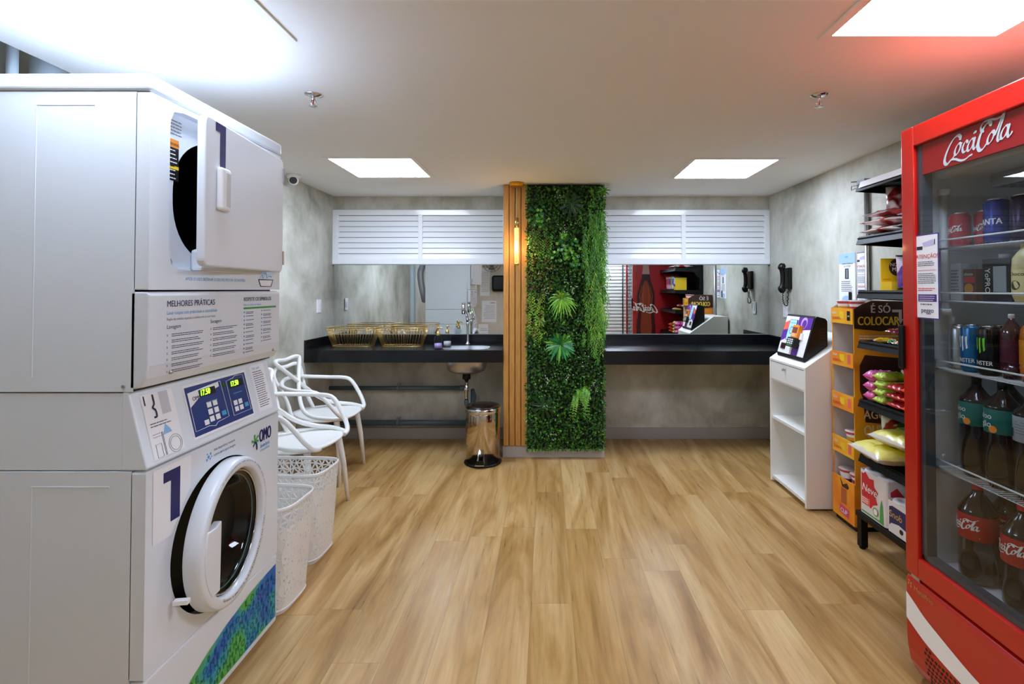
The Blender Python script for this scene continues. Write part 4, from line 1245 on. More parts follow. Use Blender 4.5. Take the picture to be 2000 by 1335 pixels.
def fbox(fr, x0, y0, x1, y1, d0, d1, m):
    o, u, v = fr; n = u.cross(v); b = B()
    vs = [o + u * x + v * y + n * d for d in (d0, d1) for x, y in ((x0, y0), (x1, y0), (x1, y1), (x0, y1))]
    b.raw(vs, [(3, 2, 1, 0), (4, 5, 6, 7), (0, 1, 5, 4), (1, 2, 6, 5), (2, 3, 7, 6), (3, 0, 4, 7)], m); return b
b = fbox(ft, .085, .37 * hh, .185, .90 * hh, .001, .006, BLACK)
b.rect(ft, .089, .38 * hh, .181, .89 * hh, scr, .0066).disc(ft, .135, .62 * hh, .026, mat('screen_blue_deep', '2456B8', .4), .0070)
b.disc(ft, .135, .62 * hh, .020, scr, .0074).text(ft, 'CLIQUE AQUI', .098, .80 * hh, .012, NAVY, .0074).text(ft, '%', .127, .60 * hh, .02, NAVY, .0078)
b.build('touch_screen', t, label='blue glowing touch screen')
b = fbox(ft, .045, .12 * hh, .105, .27 * hh, .001, .006, BLACK); b.rect(ft, .052, .14 * hh, .098, .25 * hh, mat('scanner_red', '3A0B10', .15), .0066); b.build('barcode_scanner', t)
b = fbox(ft, .19, .44 * hh, .275, .76 * hh, .0, .030, ORANGE); b.rect(ft, .20, .56 * hh, .262, .70 * hh, mat('reader_screen', '7A3A22', .2), .0306).lines(ft, .202, .52 * hh, .262, 2, .01, .004, WHITEP, 3, .0306)
b.build('card_reader', t, bevel=.003, label='orange card reader')
b = fbox(ft, .17, .20 * hh, .275, .44 * hh, .0, .035, BLACK)
for i in range(4):
    for j in range(3): b.rect(ft, .185 + j * .025, .225 * hh + i * .048 * hh, .203 + j * .025, .225 * hh + i * .048 * hh + .008, (GREENP if i == 0 else PAPER), .0356)
b.build('keypad', t, bevel=.003)
b = fbox(ft, .277, .42 * hh, .300, .58 * hh, .001, .012, PAPER); b.build('card_slot', t)
b = B()
for i in range(7): b.box((1.735, ty0 - .0012, 1.00 + i * .019), (1.772, ty0, 1.007 + i * .019), DARKV)
b.build('side_vents', t)

# ------------------------------------------------------------------ cardboard noodle display
dx0, dx1, dy0, dy1 = 1.745, 2.045, 2.885, 3.105
def orange_print():
    m = mat('orange_card_print', 'F0A020', .5); nt = m.node_tree
    n = tex(nt, 'ShaderNodeTexNoise', mapped(nt, (1, 1, 1)), Scale=4, Detail=2)
    nt.links.new(ramp(nt, n.outputs['Fac'], [(.3, 'E8781A'), (.5, 'F3A21E'), (.7, 'F6C52A')]), nt.nodes['Principled BSDF'].inputs['Base Color']); return m
OP = orange_print(); CARD = mat('grey_cardboard', 'D6CEC8', .7); BRN = mat('brown_print', '3E2012', .55)
t = thing('cardboard_display', 'orange cardboard floor display with printed side and empty trays', 'display stand', (1.89, 3.0, 0))
b = B().box((dx0 + .004, dy0 + .0062, .18), (dx1 - .006, dy0 + .0075, 1.17), CARD).box((dx0 + .004, dy1 - .0075, .18), (dx1 - .006, dy1 - .0062, 1.17), CARD)
b.box((dx0, dy0, .03), (dx1, dy0 + .006, 1.24), OP).box((dx0, dy1 - .006, .03), (dx1, dy1, 1.262), OP)
b.build('side_panel', t)
B().box((dx1 - .006, dy0 + .006, .03), (dx1, dy1 - .006, 1.30), CARD).build('back_panel', t)
hp = [(dx0, 1.150), (dx0, 1.262), (dx0 + .05, 1.290), (dx0 + .10, 1.308), (dx1, 1.305), (dx1, 1.150), (dx0 + .15, 1.135)]
B().prism(hp, 'y', dy0 - .004, dy0 - .001, BRN).build('header_panel', t)
b = B().prism(hp, 'y', dy1 + .002, dy1 + .004, BRN).prism(hp, 'y', dy1 + .0005, dy1 + .002, CARD)
b.build('header_panel', t)
tr = [(1.172, 1.262), (.922, 1.005), (.668, .760), (.405, .500)]
for i, (za, zb) in enumerate(tr):
    b = B().box((dx0 + .002, dy0 + .006, zb - .036), (dx1 - .006, dy1 - .006, zb - .030), CARD)
    b.box((dx0 - .006, dy0 + .001, za), (dx0, dy1 - .001, zb), OP); f1 = NX(dx0 - .006, dy1, za)
    b.text(f1, 'LIGA', .015, .055, .022, WHITEP, .001, bold=.01).text(f1, 'QUENTE', .015, .022, .022, RINK, .001, bold=.01)
    b.rect(f1, .09, .03, .135, .07, YELLOW, .001).rect(f1, .165, .02, .195, .075, PINK if i else BLACK, .001)
    if i == 0: b.text(f1, '4,99', .167, .04, .014, WHITEP, .002)
    b.build('tray', t)
b = B().box((dx0 + .002, dy0 + .006, .229), (dx1 - .006, dy1 - .006, .235), CARD).box((dx0 - .006, dy0 + .001, .03), (dx0, dy1 - .001, .265), OP)
f1 = NX(dx0 - .006, dy1, .03)
b.rect(f1, .09, .09, .145, .18, mat('noodle_print', 'B4602A', .5), .001).poly(f1, [(.08, .03), (.165, .02), (.17, .07), (.075, .08)], mat('magenta_print', 'D24A7A', .5), .0014)
b.text(f1, 'CUP', .085, .035, .035, WHITEP, .002, bold=.02).poly(f1, [(.08, .24), (.11, .20), (.15, .22), (.17, .20), (.155, .185), (.10, .185)], BRN, .0016)
b.build('front_panel', t)
B().box((dx0 + .01, dy0 + .01, 0), (dx1 - .01, dy1 - .01, .03), BLACK).build('base', t)
b = B(); fs_ = NY(dy0 - .0045, dx0, 0)
b.text(fs_, 'É SÓ', .092, 1.240, .062, mat('cream_print', 'E8D9D0', .5), .001, bold=.03, sx=.9).text(fs_, 'COLOCAR', .018, 1.170, .070, mat('gold_print', 'FFDC46', .5), .001, bold=.035, sx=.70)
b.poly(fs_, [(.215, 1.243), (.252, 1.243), (.252, 1.205), (.245, 1.205), (.262, 1.175), (.279, 1.205), (.270, 1.205), (.270, 1.258), (.215, 1.258)], mat('cream_print'), .001)
b.build('header_lettering', t)
b = B(); fq = PY(dy1 + .0045, dx1, 0)
b.text(fq, 'É SÓ', .05, 1.240, .062, MATS['cream_print'], .001, bold=.03, sx=.9).text(fq, 'COLOCAR', .030, 1.170, .070, MATS['gold_print'], .001, bold=.035, sx=.70)
b.build('header_lettering', t)
b = B(); fs_ = NY(dy0, dx0, 0)
b.rect(fs_, .03, 1.105, .25, 1.110, WHITEP, .001).lines(fs_, .03, 1.09, .2, 1, .01, .006, WHITEP, 3, .001)
b.disc(fs_, .15, 1.055, .03, BRN, .001, 16, .018)
b.poly(fs_, [(.03, .94), (.06, 1.0), (.29, .98), (.29, .60), (.06, .62), (.045, .76), (.03, .80)], BRN, .001)
b.text(fs_, 'ÁGUA', .050, .640, .070, mat('pale_gold', 'F0CFA0', .5), .0016, bold=.02, sx=.85)
b.text(fs_, 'QUENTE', .050, .545, .085, mat('pale_peach', 'F6DCA0', .5), .001, bold=.03, sx=.66)
b.disc(fs_, .12, .43, .022, BRN, .001).disc(fs_, .08, .43, .014, RINK, .001).disc(fs_, .17, .42, .015, RINK, .001)
b.build('side_lettering', t)
def cup(x, y, z, label, seed=0):
    t = thing('noodle_cup', label, 'noodle cup', (x, y, z), 0, 'instant noodle cups on the cardboard display')
    RW = [mat('cup_red', 'C23A3A', .45), PAPER, mat('cup_yellow', 'E2B23A', .45), mat('cup_purple', '5E2A70', .45)]
    b = B().lathe([(.030, 0), (.033, .02), (.036, .04), (.039, .055), (.042, .068)], (x, y, z), [RW[(seed) % 4], RW[(seed + 2) % 4], PAPER, RW[0]], 24)
    b.build('cup', t)
    B().lathe([(.044, .068), (.045, .071), (.043, .074), (.001, .0745)], (x, y, z), mat('cup_lid', 'D9C8C4', .3), 24).build('lid', t)
    return t
cup(1.79, 3.045, 1.233, 'noodle cup on top of the display, left one', 0)
cup(1.80, 2.945, 1.233, 'noodle cup on top of the display, right one', 2)
cup(1.80, 2.99, .471, 'noodle cup in the fourth tray of the display', 0)
cup(1.80, 2.945, .236, 'noodle cup in the bottom tray, right one', 2)
cup(1.79, 3.04, .236, 'noodle cup in the bottom tray, left one', 3)

# ------------------------------------------------------------------ script logo (pen strokes), 3.4 x 1 units
def script_logo(b, fr, x, y, w, m, d=.001, wt=.13, bars=False):
    s = w / 3.4; sh = .0
    def P(pts): return [(x + (p[0] + sh * p[1]) * s, y + p[1] * s) for p in pts]
    def K(pts, ww=1.0, closed=False, mn=.22, an=35): b.pen(fr, P(pts), wt * s * ww, m, d, radians(an), mn, 7, closed)
    def loop(cx, cy, rx=.125, ry=.22, sl=.45, ww=1.0):
        K([(cx + rx * cos(a) + sl * ry * sin(a), cy + ry * sin(a)) for a in [2 * pi * k / 12 for k in range(13)]], ww)
    K([(.98, .74), (1.0, .88), (.86, .97), (.62, .86), (.36, .56), (.17, .20), (.16, -.04), (.32, -.10), (.56, .06), (.70, .18)], 1.35)
    K([(.30, -.11), (.48, .02), (.72, .0), (.98, -.12), (1.22, -.14), (1.44, -.05), (1.60, -.02)], .9, mn=.35)
    loop(.86, .40); K([(.90, .55), (1.0, .58), (1.10, .60)], .6)
    K([(1.36, .52), (1.30, .62), (1.18, .54), (1.09, .36), (1.12, .20), (1.24, .20), (1.38, .32)], 1.0)
    loop(1.50, .40); K([(1.74, .66), (1.64, .36), (1.66, .19), (1.75, .22), (1.84, .34)], 1.05)
    K([(1.66, .80), (1.74, .86), (1.80, .83)], .9, mn=.6)
    K([(2.44, .86), (2.46, .98), (2.33, 1.03), (2.14, .88), (1.95, .58), (1.86, .26), (1.92, .06), (2.08, .06), (2.28, .24)], 1.4)
    K([(2.16, .74), (2.03, .80), (2.02, .98), (2.18, 1.12), (2.46, 1.12), (2.74, 1.05), (2.98, 1.10), (3.20, 1.24), (3.36, 1.36)], .85, mn=.3)
    loop(2.46, .42); K([(2.50, .58), (2.62, .56)], .6)
    K([(2.64, .44), (2.84, .80), (3.02, 1.16), (3.02, .98), (2.86, .62), (2.76, .30), (2.80, .18), (2.90, .26)], 1.0)
    loop(3.06, .44); K([(3.30, .70), (3.20, .40), (3.22, .22), (3.31, .26), (3.40, .38)], 1.05)
def wrap(b, i0, fr, c, R):
    """bend vertices from index i0, drawn on plane fr, around a vertical cylinder at c"""
    o, u, v = fr; n = u.cross(v)
    for i in range(i0, len(b.v)):
        p = b.v[i] - o; a = p.dot(u) / R; r = R + p.dot(n)
        b.v[i] = V(c[0], c[1], 0) + n * (r * cos(a)) + u * (r * sin(a)) + v * p.dot(v) + V(0, 0, o.z)

# ------------------------------------------------------------------ red cooler
fY0, fY1, fX, fXB = 1.14, 1.825, 1.28, 2.01
fz = thing('drinks_cooler', 'tall red glass-door drinks cooler full of bottles and cans', 'fridge', (1.65, 1.48, 0))
FRL = mat('cooler_lining', 'DDE1E4', .5)
b = B()
b.box((1.34, fY1 - .045, .37), (fXB, fY1 - .002, 1.935), RED).box((1.34, fY0 + .002, .37), (fXB, fY0 + .045, 1.935), RED)
b.box((fXB - .03, fY0 + .045, .37), (fXB, fY1 - .045, 1.935), RED).box((1.34, fY0 + .045, 1.89), (fXB - .03, fY1 - .045, 1.935), RED)
b.box((1.372, fY0 + .002, .02), (fXB, fY1 - .002, .37), RED)
b.build('cabinet', fz, bevel=.003)
B().box((1.345, fY0 + .01, 1.9352), (fXB - .01, fY1 - .01, 1.940), mat('soft_bounce_red', 'D0604E', .45)).build('bounce_top_panel', fz)  # added plate, paler than the cabinet to soften red bounce on the ceiling
b = B()
b.box((1.342, fY1 - .05, .40), (fXB - .03, fY1 - .046, 1.885), FRL).box((1.342, fY0 + .046, .40), (fXB - .03, fY0 + .05, 1.885), FRL)
b.box((fXB - .04, fY0 + .05, .40), (fXB - .031, fY1 - .05, 1.885), FRL).box((1.342, fY0 + .05, .372), (fXB - .031, fY1 - .05, .425), FRL).box((1.342, fY0 + .05, 1.76), (fXB - .031, fY1 - .05, 1.885), FRL)
b.build('inner_lining', fz)
b = B().box((1.50, fY0 + .10, 1.715), (1.80, fY1 - .12, 1.758), GREY)
for i in range(9):
    for j in range(14): b.disc((V(1.515 + i * .032, fY1 - .14, 1.7148), V(0, -1, 0), V(1, 0, 0)), .01 + j * .030, 0, .009, BLACK, -.0, 8)
b.build('fan_grille', fz)
b = B().cyl((1.385, fY1 - .06, 1.30), (1.385, fY1 - .06, 1.70), .012, mat('lamp_tube_off', 'D8DCDC', .4), 12)
for z in (1.285, 1.70): b.cyl((1.385, fY1 - .06, z), (1.385, fY1 - .06, z + .02), .018, PLAST, 12)
b.build('light_tube', fz)
fw = .060
b = B(); X0, X1 = fX, 1.332
for a, c in (((fY0, .375), (fY0 + fw, 1.942)), ((fY1 - fw, .375), (fY1, 1.942)), ((fY0 + fw, .375), (fY1 - fw, .445)), ((fY0 + fw, 1.872), (fY1 - fw, 1.942))):
    b.box((X0, a[0], a[1]), (X1, c[0], c[1]), RED)
fd_ = b.build('door_frame', fz, bevel=.004, seg=3)
b = B(); g0, g1 = 1.296, 1.330
for a, c in (((fY1 - fw - .022, .445), (fY1 - fw, 1.872)), ((fY0 + fw, .445), (fY0 + fw + .022, 1.872)), ((fY0 + fw, .445), (fY1 - fw, .462))):
    b.box((g0, a[0], a[1]), (g1, c[0], c[1]), mat('gasket_grey', '4C5258', .4))
b.build('gasket', fd_)
CGL = pane('cooler_glass', 'DEE4E6', ior=1.55)
B().raw([(1.292, fY1 - fw, .445), (1.292, fY0 + fw, .445), (1.292, fY0 + fw, 1.872), (1.292, fY1 - fw, 1.872)], [(0, 1, 2, 3)], CGL).build('glass_pane', fd_)
hs = B().box((1.2975, fY0 + fw, 1.768), (1.31, fY1 - fw, 1.872), LRED).build('header_sign', fd_)
fl = NX(1.2975, 1.648, 1.785)
b = B(); script_logo(b, fl, -.006, .0, .252, WHITEP, .0012, .125); b.build('logo_lettering', hs, label='white cursive lettering')
B().box((1.262, fY1 - .016, 1.09), (1.281, fY1 + .004, 1.245), BLACK).build('door_handle', fd_, bevel=.006)
pb = warning(NX(1.2885, 1.768, 1.272), .104, .288, '', '').build('warning_sticker', fd_, label='purple-bordered notice on the glass')
# grille panel
b = B()
gp = [(1.325, .010), (1.306, .035), (1.292, .065), (1.284, .11), (1.280, .16), (1.280, .350), (1.286, .362), (1.37, .362), (1.37, .010)]
b.prism(gp, 'y', fY0, fY1, RED); lp_ = b.build('grille_panel', fz, bevel=.004)
fg = NX(1.28, fY1, 0)
def grille_x(z):
    q = [p for p in gp[:6]]
    for (xa, za), (xb, zb) in zip(q, q[1:]):
        if za <= z <= zb: return xa + (xb - xa) * (z - za) / (zb - za)
    return 1.28
def hug(b):          # lay flat graphics onto the curved panel
    b.v = [V(p.x + grille_x(p.z) - 1.28, p.y, p.z) for p in b.v]; return b
wt_ = smooth2([(.002, .302), (.04, .285), (.094, .260), (.184, .235), (.265, .215), (.338, .205), (.5, .195), (.683, .190)], 5)
wb_ = smooth2([(.002, .212), (.04, .196), (.094, .178), (.184, .162), (.3, .150), (.45, .143), (.56, .14), (.683, .140)], 5)
b = B()
for i in range(len(wt_) - 1): b.poly(fg, [wb_[i], wb_[i + 1], wt_[i + 1], wt_[i]], WHITEP, .0012)
hug(b).build('white_wave', lp_)
b = B()
for i in range(36):
    for j in range(8):
        x = .088 + i * .0155 + (j % 2) * .0077; z = .040 + j * .0170
        zt_ = .178 - (x - .094) * .16
        if z < zt_ - .014: b.disc(fg, x, z, .0055, DARKV, .001, 8)
hug(b).build('vent_holes', lp_)
b = B(); b.text(fg, 'Metalfrio', .040, .326, .024, mat('gold_badge', 'B98A5A', .4), .001, bold=.01)
b.disc(fg, .014, .336, .004, MATS['gold_badge']).disc(fg, .026, .341, .004, MATS['gold_badge']).disc(fg, .016, .347, .004, MATS['gold_badge']).disc(fg, .025, .330, .004, MATS['gold_badge'])
b.build('maker_badge', lp_)
B().box((1.40, fY0 + .02, .0), (fXB - .02, fY1 - .02, .045), BLKMET).build('base', fz)
B().box((1.285, fY1 - .06, .362), (1.33, fY1 - .02, .375), STEEL).build('door_hinge', fz)
# large bottle picture on the far side of the cooler
fs2 = PY(fY1 - .002, 0, 0)
b = B(); cx = -1.475
def prof_poly(pr, m, d): b.poly(fs2, [(cx - w, z) for w, z in pr] + [(cx + w, z) for w, z in pr[::-1]], m, d)
b.box((1.345, fY1 - .002, .38), (2.0, fY1 - .0015, 1.93), mat('deep_red_vinyl', 'A8121A', .4))
prof_poly([(.10, .42), (.135, .50), (.140, .80), (.125, .95), (.112, 1.05), (.128, 1.18), (.128, 1.30), (.10, 1.42), (.070, 1.52), (.055, 1.60)], mat('cola_picture', '3A1210', .3), .0015)
prof_poly([(.06, .50), (.085, .80), (.07, 1.05), (.08, 1.25), (.05, 1.42), (.02, 1.50)], mat('amber_picture', '8E3A1E', .3), .0022)
prof_poly([(.055, 1.60), (.045, 1.70), (.040, 1.86), (.045, 1.90)], mat('glass_picture', 'B4938E', .3), .0015)
for k in (-2, -1, 1, 2): b.poly(fs2, [(cx + k * .040 - .003, 1.10), (cx + k * .048 - .003, 1.28), (cx + k * .03 - .002, 1.42), (cx + k * .03 + .002, 1.42), (cx + k * .048 + .003, 1.28), (cx + k * .040 + .003, 1.10)], mat('amber_light', 'C4663A', .3), .0028)
script_logo(b, fs2, cx - .18, 1.04, .38, WHITEP, .004, .16)
b.build('bottle_picture', fz, label='printed bottle picture on the side')
# wire racks
RK = mat('rack_white', 'E2E5E6', .35)
for z in (1.510, 1.330, 1.098, .757):
    b = B(); xa, xb, ya, yb = 1.352, 1.93, fY0 + .056, fY1 - .056
    b.tube([(xa, ya, z), (xb, ya, z), (xb, yb, z), (xa, yb, z)], .0045, RK, 8, closed=True)
    b.tube([(xa, ya, z), (xa, ya, z + .030), (xa, yb, z + .030), (xa, yb, z)], .0030, RK, 8)
    n = 44
    for i in range(1, n):
        y = ya + (yb - ya) * i / n; b.tube([(xa, y, z + .002), (xb, y, z + .002)], .0013, RK, 5)
    b.build('wire_rack', fz)

# ---- drinks
COLA = mat('cola_liquid', '160806', .14, coat=.35)
def bottle(name, x, y, z, label, grp, h, r, body, cap, lab, l0, l1, deco=None, cat='bottle'):
    t = thing(name, label, cat, (x, y, z), 0, grp)
    pr = [(.001, .004), (r * .75, .0), (r * .97, .02), (r, .05), (r * .97, l0 * h), (r * .99, l0 * h), (r * .99, l1 * h), (r, (l1 + .02) * h), (r * .93, max(.74, l1 + .035) * h), (r * .62, .83 * h), (r * .30, .90 * h), (r * .26, .94 * h)]
    B().lathe(pr, (x, y, z), body, 32).build('bottle_body', t)
    B().lathe([(r * .29, .935 * h), (r * .29, h - .002), (r * .26, h), (.001, h)], (x, y, z), cap, 20).build('cap', t)
    b = B().lathe([(r * 1.005, l0 * h), (r * 1.012, l0 * h + .001), (r * 1.012, l1 * h - .001), (r * 1.005, l1 * h)], (x, y, z), lab, 36)
    b.f = [f for f in b.f if len(f) < 30]; b.m = b.m[:len(b.f)]; b.sm = b.sm[:len(b.f)]
    lb = b.build('label', t)
    if deco:
        b = B(); an = -.35; c, s_ = cos(an), sin(an)
        fr = (V(x, y, z), V(-s_ * 1.0, -c, 0) if 0 else V(0, -1, 0), V(0, 0, 1))
        deco(b, fr, r); wrap(b, 0, fr, (x, y), r * 1.014); b.build('label_print', lb)
    return t
def deco_cola(b, fr, r):
    script_logo(b, fr, -.055, .170, .105, WHITEP, .0008, .16)
    b.rect(fr, -.05, .153, .05, .156, WHITEP, .0008)
CR = mat('cola_label_red', 'B3121A', .35)
G1 = 'cola bottles on the cooler floor'
for x, y, lb in ((1.405, 1.665, 'big cola bottle on the cooler floor, at the hinge side front'), (1.515, 1.665, 'big cola bottle on the cooler floor, second row behind'),
                 (1.405, 1.505, 'big cola bottle on the cooler floor, cut by the right picture edge'), (1.515, 1.55, 'big cola bottle on the cooler floor, second row in the middle')):
    bottle('soda_bottle', x, y, .427, lb, G1, .315, .053, COLA, RINK, CR, .45, .70, deco_cola)
TEAL = mat('teal_label', '0E6B62', .4)
def deco_mango(b, fr, r):
    b.text(fr, 'aloo', -.030, .212, .024, WHITEP, .0008, bold=.01).text(fr, 'gão', -.026, .187, .026, WHITEP, .0008, bold=.01).disc(fr, .014, .182, .011, ORANGE, .0010)
def deco_grey(b, fr, r): b.rect(fr, -.03, .18, -.018, .205, DINK, .0008).lines(fr, -.01, .225, .035, 5, .008, .002, INK, 2, .0008)
for x, y, lm, dc_, lb in ((1.415, 1.675, TEAL, deco_mango, 'dark bottle with teal label on the lowest rack, nearest the door hinge'),
                          (1.412, 1.575, TEAL, deco_mango, 'dark bottle with teal label on the lowest rack, second one'),
                          (1.412, 1.475, mat('silver_label', '9EA7AC', .35), deco_grey, 'dark bottle with silver grey label on the lowest rack'),
                          (1.52, 1.675, TEAL, deco_mango, 'dark bottle with teal label behind on the lowest rack')):
    bottle('juice_bottle', x, y, .762, lb, 'dark bottles on the lowest rack', .325, .047, COLA, BLACK, lm, .52, .745, dc_)
def can(x, y, z, h, r, m, label, grp, deco=None):
    t = thing('drink_can', label, 'can', (x, y, z), 0, grp)
    bd = B().lathe([(r * .78, 0), (r * .98, .008), (r, .012), (r, h - .014), (r * .84, h - .003)], (x, y, z), m, 32).build('can_body', t)
    B().lathe([(r * .85, h - .004), (r * .86, h), (r * .80, h), (r * .78, h - .004), (.001, h - .004)], (x, y, z), CHROME, 28).build('lid', t)
    if deco:
        b = B(); fr = (V(x, y, z), V(0, -1, 0), V(0, 0, 1)); deco(b, fr, r); wrap(b, 0, fr, (x, y), r); b.build('can_print', bd)
    return t
def deco_c(b, fr, r): script_logo(b, fr, -.032, .05, .066, WHITEP, .0006, .17)
def deco_f(b, fr, r): b.text(fr, 'FANTA', -.030, .060, .026, WHITEP, .0006, bold=.03, sx=.85).disc(fr, -.02, .055, .012, GREENP, .0003)
def deco_m(col):
    def f(b, fr, r):
        for k, l in ((-.012, .035), (0, .045), (.012, .038)):
            b.poly(fr, [(k - .004, .115), (k + .003, .118), (k + .002, .118 - l * .6), (k + .004, .118 - l), (k - .001, .118 - l * 1.15), (k - .003, .118 - l * .5)], col, .0006)
        b.text(fr, 'MONSTER', -.036, .032, .019, WHITEP, .0006, bold=.015, sx=.8)
    return f
z = 1.5145
can(1.405, 1.722, z, .116, .031, CR, 'red soda can on the top rack, nearest the hinge', 'cans on the top rack', deco_c)
can(1.445, 1.665, z, .116, .031, CR, 'red soda can on the top rack, second one', 'cans on the top rack', deco_c)
can(1.410, 1.585, z, .140, .033, mat('fanta_blue', '2A3A9A', .25, metal=.4), 'blue purple FANTA soda can on the top rack', 'cans on the top rack', deco_f)
can(1.420, 1.505, z, .140, .033, mat('dark_violet_can', '2A1440', .25, metal=.4), 'dark violet can on the top rack, near the right edge', 'cans on the top rack')
z = 1.3345
def carton(x0, x1, y0, y1, z, h, m, label, deco=None, caps=False):
    t = thing('drink_carton', label, 'carton', ((x0 + x1) / 2, (y0 + y1) / 2, z), 0, 'cartons on the second rack')
    B().box((x0, y0, z), (x1, y1, z + h), m).build('box', t, bevel=.002)
    if caps: B().cyl(((x0 + x1) / 2, (y0 + y1) / 2, z + h), ((x0 + x1) / 2, (y0 + y1) / 2, z + h + .014), .014, PLAST, 18).build('cap', t)
    if deco:
        b = B(); deco(b, NX(x0, y1, z)); deco2 = b.build('print', t)
    return t
carton(1.40, 1.46, 1.715, 1.760, z, .125, mat('grey_carton', 'B7BCC0', .5), 'pale grey carton on the second rack, at the hinge side', lambda b, f: b.lines(f, .005, .10, .04, 8, .011, .004, INK, 2, .001))
def d_choc(b, f): b.rect(f, .004, .06, .046, .08, RINK, .001).disc(f, .024, .04, .018, mat('choc_yellow', 'C98A2A', .5), .001).text(f, 'choco', .006, .084, .014, WHITEP, .001)
carton(1.40, 1.46, 1.655, 1.705, z, .105, mat('choc_brown', '5A2A1A', .5), 'small brown chocolate drink carton on the second rack', d_choc)
def d_yo(b, f): b.text(f, 'YoPRO', .013, .105, .026, WHITEP, .001, bold=.01, rot=-pi / 2).rect(f, .042, .03, .088, .11, mat('pale_back', '9AA2A8', .5), .001)
carton(1.41, 1.47, 1.545, 1.642, z, .135, BLACK, 'black carton with white cap on the second rack', d_yo, True)
bottle('milk_bottle', 1.415, 1.500, z, 'pale yellow chocolate milk bottle on the second rack', 'pale bottles on the second rack', .175, .030, mat('cream_plastic', 'E6D69A', .35), mat('cream_cap', 'C9B478', .4), mat('cream_label', 'F0E0A0', .4), .15, .55, lambda b, fr, r: b.disc(fr, 0, .05, .014, BRN, .0006).text(fr, 'Choco', -.02, .078, .016, BRN, .0006))
z = 1.1025
can(1.405, 1.730, z, .150, .030, mat('silver_can', 'BFC5C8', .25, metal=.8), 'plain silver can on the third rack, at the hinge side', 'tall cans on the third rack')
can(1.400, 1.672, z, .155, .031, mat('blue_can', '1E6EA8', .25, metal=.5), 'tall blue energy drink can on the third rack', 'tall cans on the third rack', deco_m(PAPER))
can(1.400, 1.606, z, .155, .031, mat('black_can', '08090A', .25, metal=.3), 'tall black energy drink can with green claw marks', 'tall cans on the third rack', deco_m(mat('claw_green', '7BE02A', .4)))
can(1.470, 1.640, z, .155, .031, mat('black_can'), 'tall black energy drink can standing behind the green one', 'tall cans on the third rack', deco_m(MATS['claw_green']))
bottle('juice_bottle', 1.410, 1.540, z, 'dark purple juice bottle with pale cap on the third rack', 'juice bottles on the third rack', .195, .028, mat('grape_juice', '3A0A1E', .1, coat=.8), PLAST, mat('grape_label', '4E0F2C', .3), .25, .6)
bottle('juice_bottle', 1.410, 1.470, z, 'orange juice bottle with orange cap on the third rack', 'juice bottles on the third rack', .205, .032, mat('orange_juice', 'C4660E', .1, coat=.8), ORANGE, mat('orange_label', 'D9861E', .3), .25, .6)

# ------------------------------------------------------------------ black gondola shelving
gx0, gx1, gy0, gy1 = 1.672, 2.03, 1.86, 2.74
gt = thing('gondola_shelving', 'black metal shop shelving between the cooler and the cardboard display', 'shelf', (1.86, 2.3, 0))
B().box((gx1 - .008, gy0, .10), (gx1, gy1, 1.985), BLKMET).build('back_panel', gt)
for y in (gy0, gy1 - .025): B().box((gx1 - .035, y, 0), (gx1 - .008, y + .025, 1.985), BLKMET).build('upright', gt)
levels = [1.935, 1.648, 1.360, 1.093, .780, .488]
for i, z in enumerate(levels):
    b = B().box((gx0 + .006, gy0 + .003, z - .004), (gx1 - .036, gy1 - .003, z), BLKMET)
    b.prism([(gx0, z - .035), (gx0 + .010, z - .036), (gx0 + .022, z + .006), (gx0 + .016, z + .008)], 'y', gy0, gy1, BLKMET)
    sf = b.build('shelf', gt)
    if i == 0: B().prism([(gx0 + .0035, z - .020), (gx0 + .015, z + .010), (gx0 + .010, z + .013), (gx0 - .001, z - .020)], 'y', gy0, gy1 - .03, PLAST).build('price_strip', sf, label='white price strip')
    for y in (gy0 + .001, gy1 - .004):
        b = B().prism([(gx0 + .010, z - .036), (gx0 + .016, z + .006), (gx1 - .036, z + .006), (gx1 - .036, z - .12), (gx1 - .06, z - .12), (gx1 - .10, z - .050)], 'y', y, y + .003, BLKMET)
        b.build('bracket', gt)
b = B().box((1.655, gy0, .165), (gx1 - .036, gy1, .195), BLKMET)
b.build('bottom_shelf', gt, bevel=.003)
for y in (gy0 + .01, gy1 - .045):
    B().box((1.658, y, .012), (1.693, y + .035, .165), BLKMET).lathe([(.012, 0), (.016, .004), (.016, .012)], (1.675, y + .018, 0), BLKMET, 12).build('foot', gt)
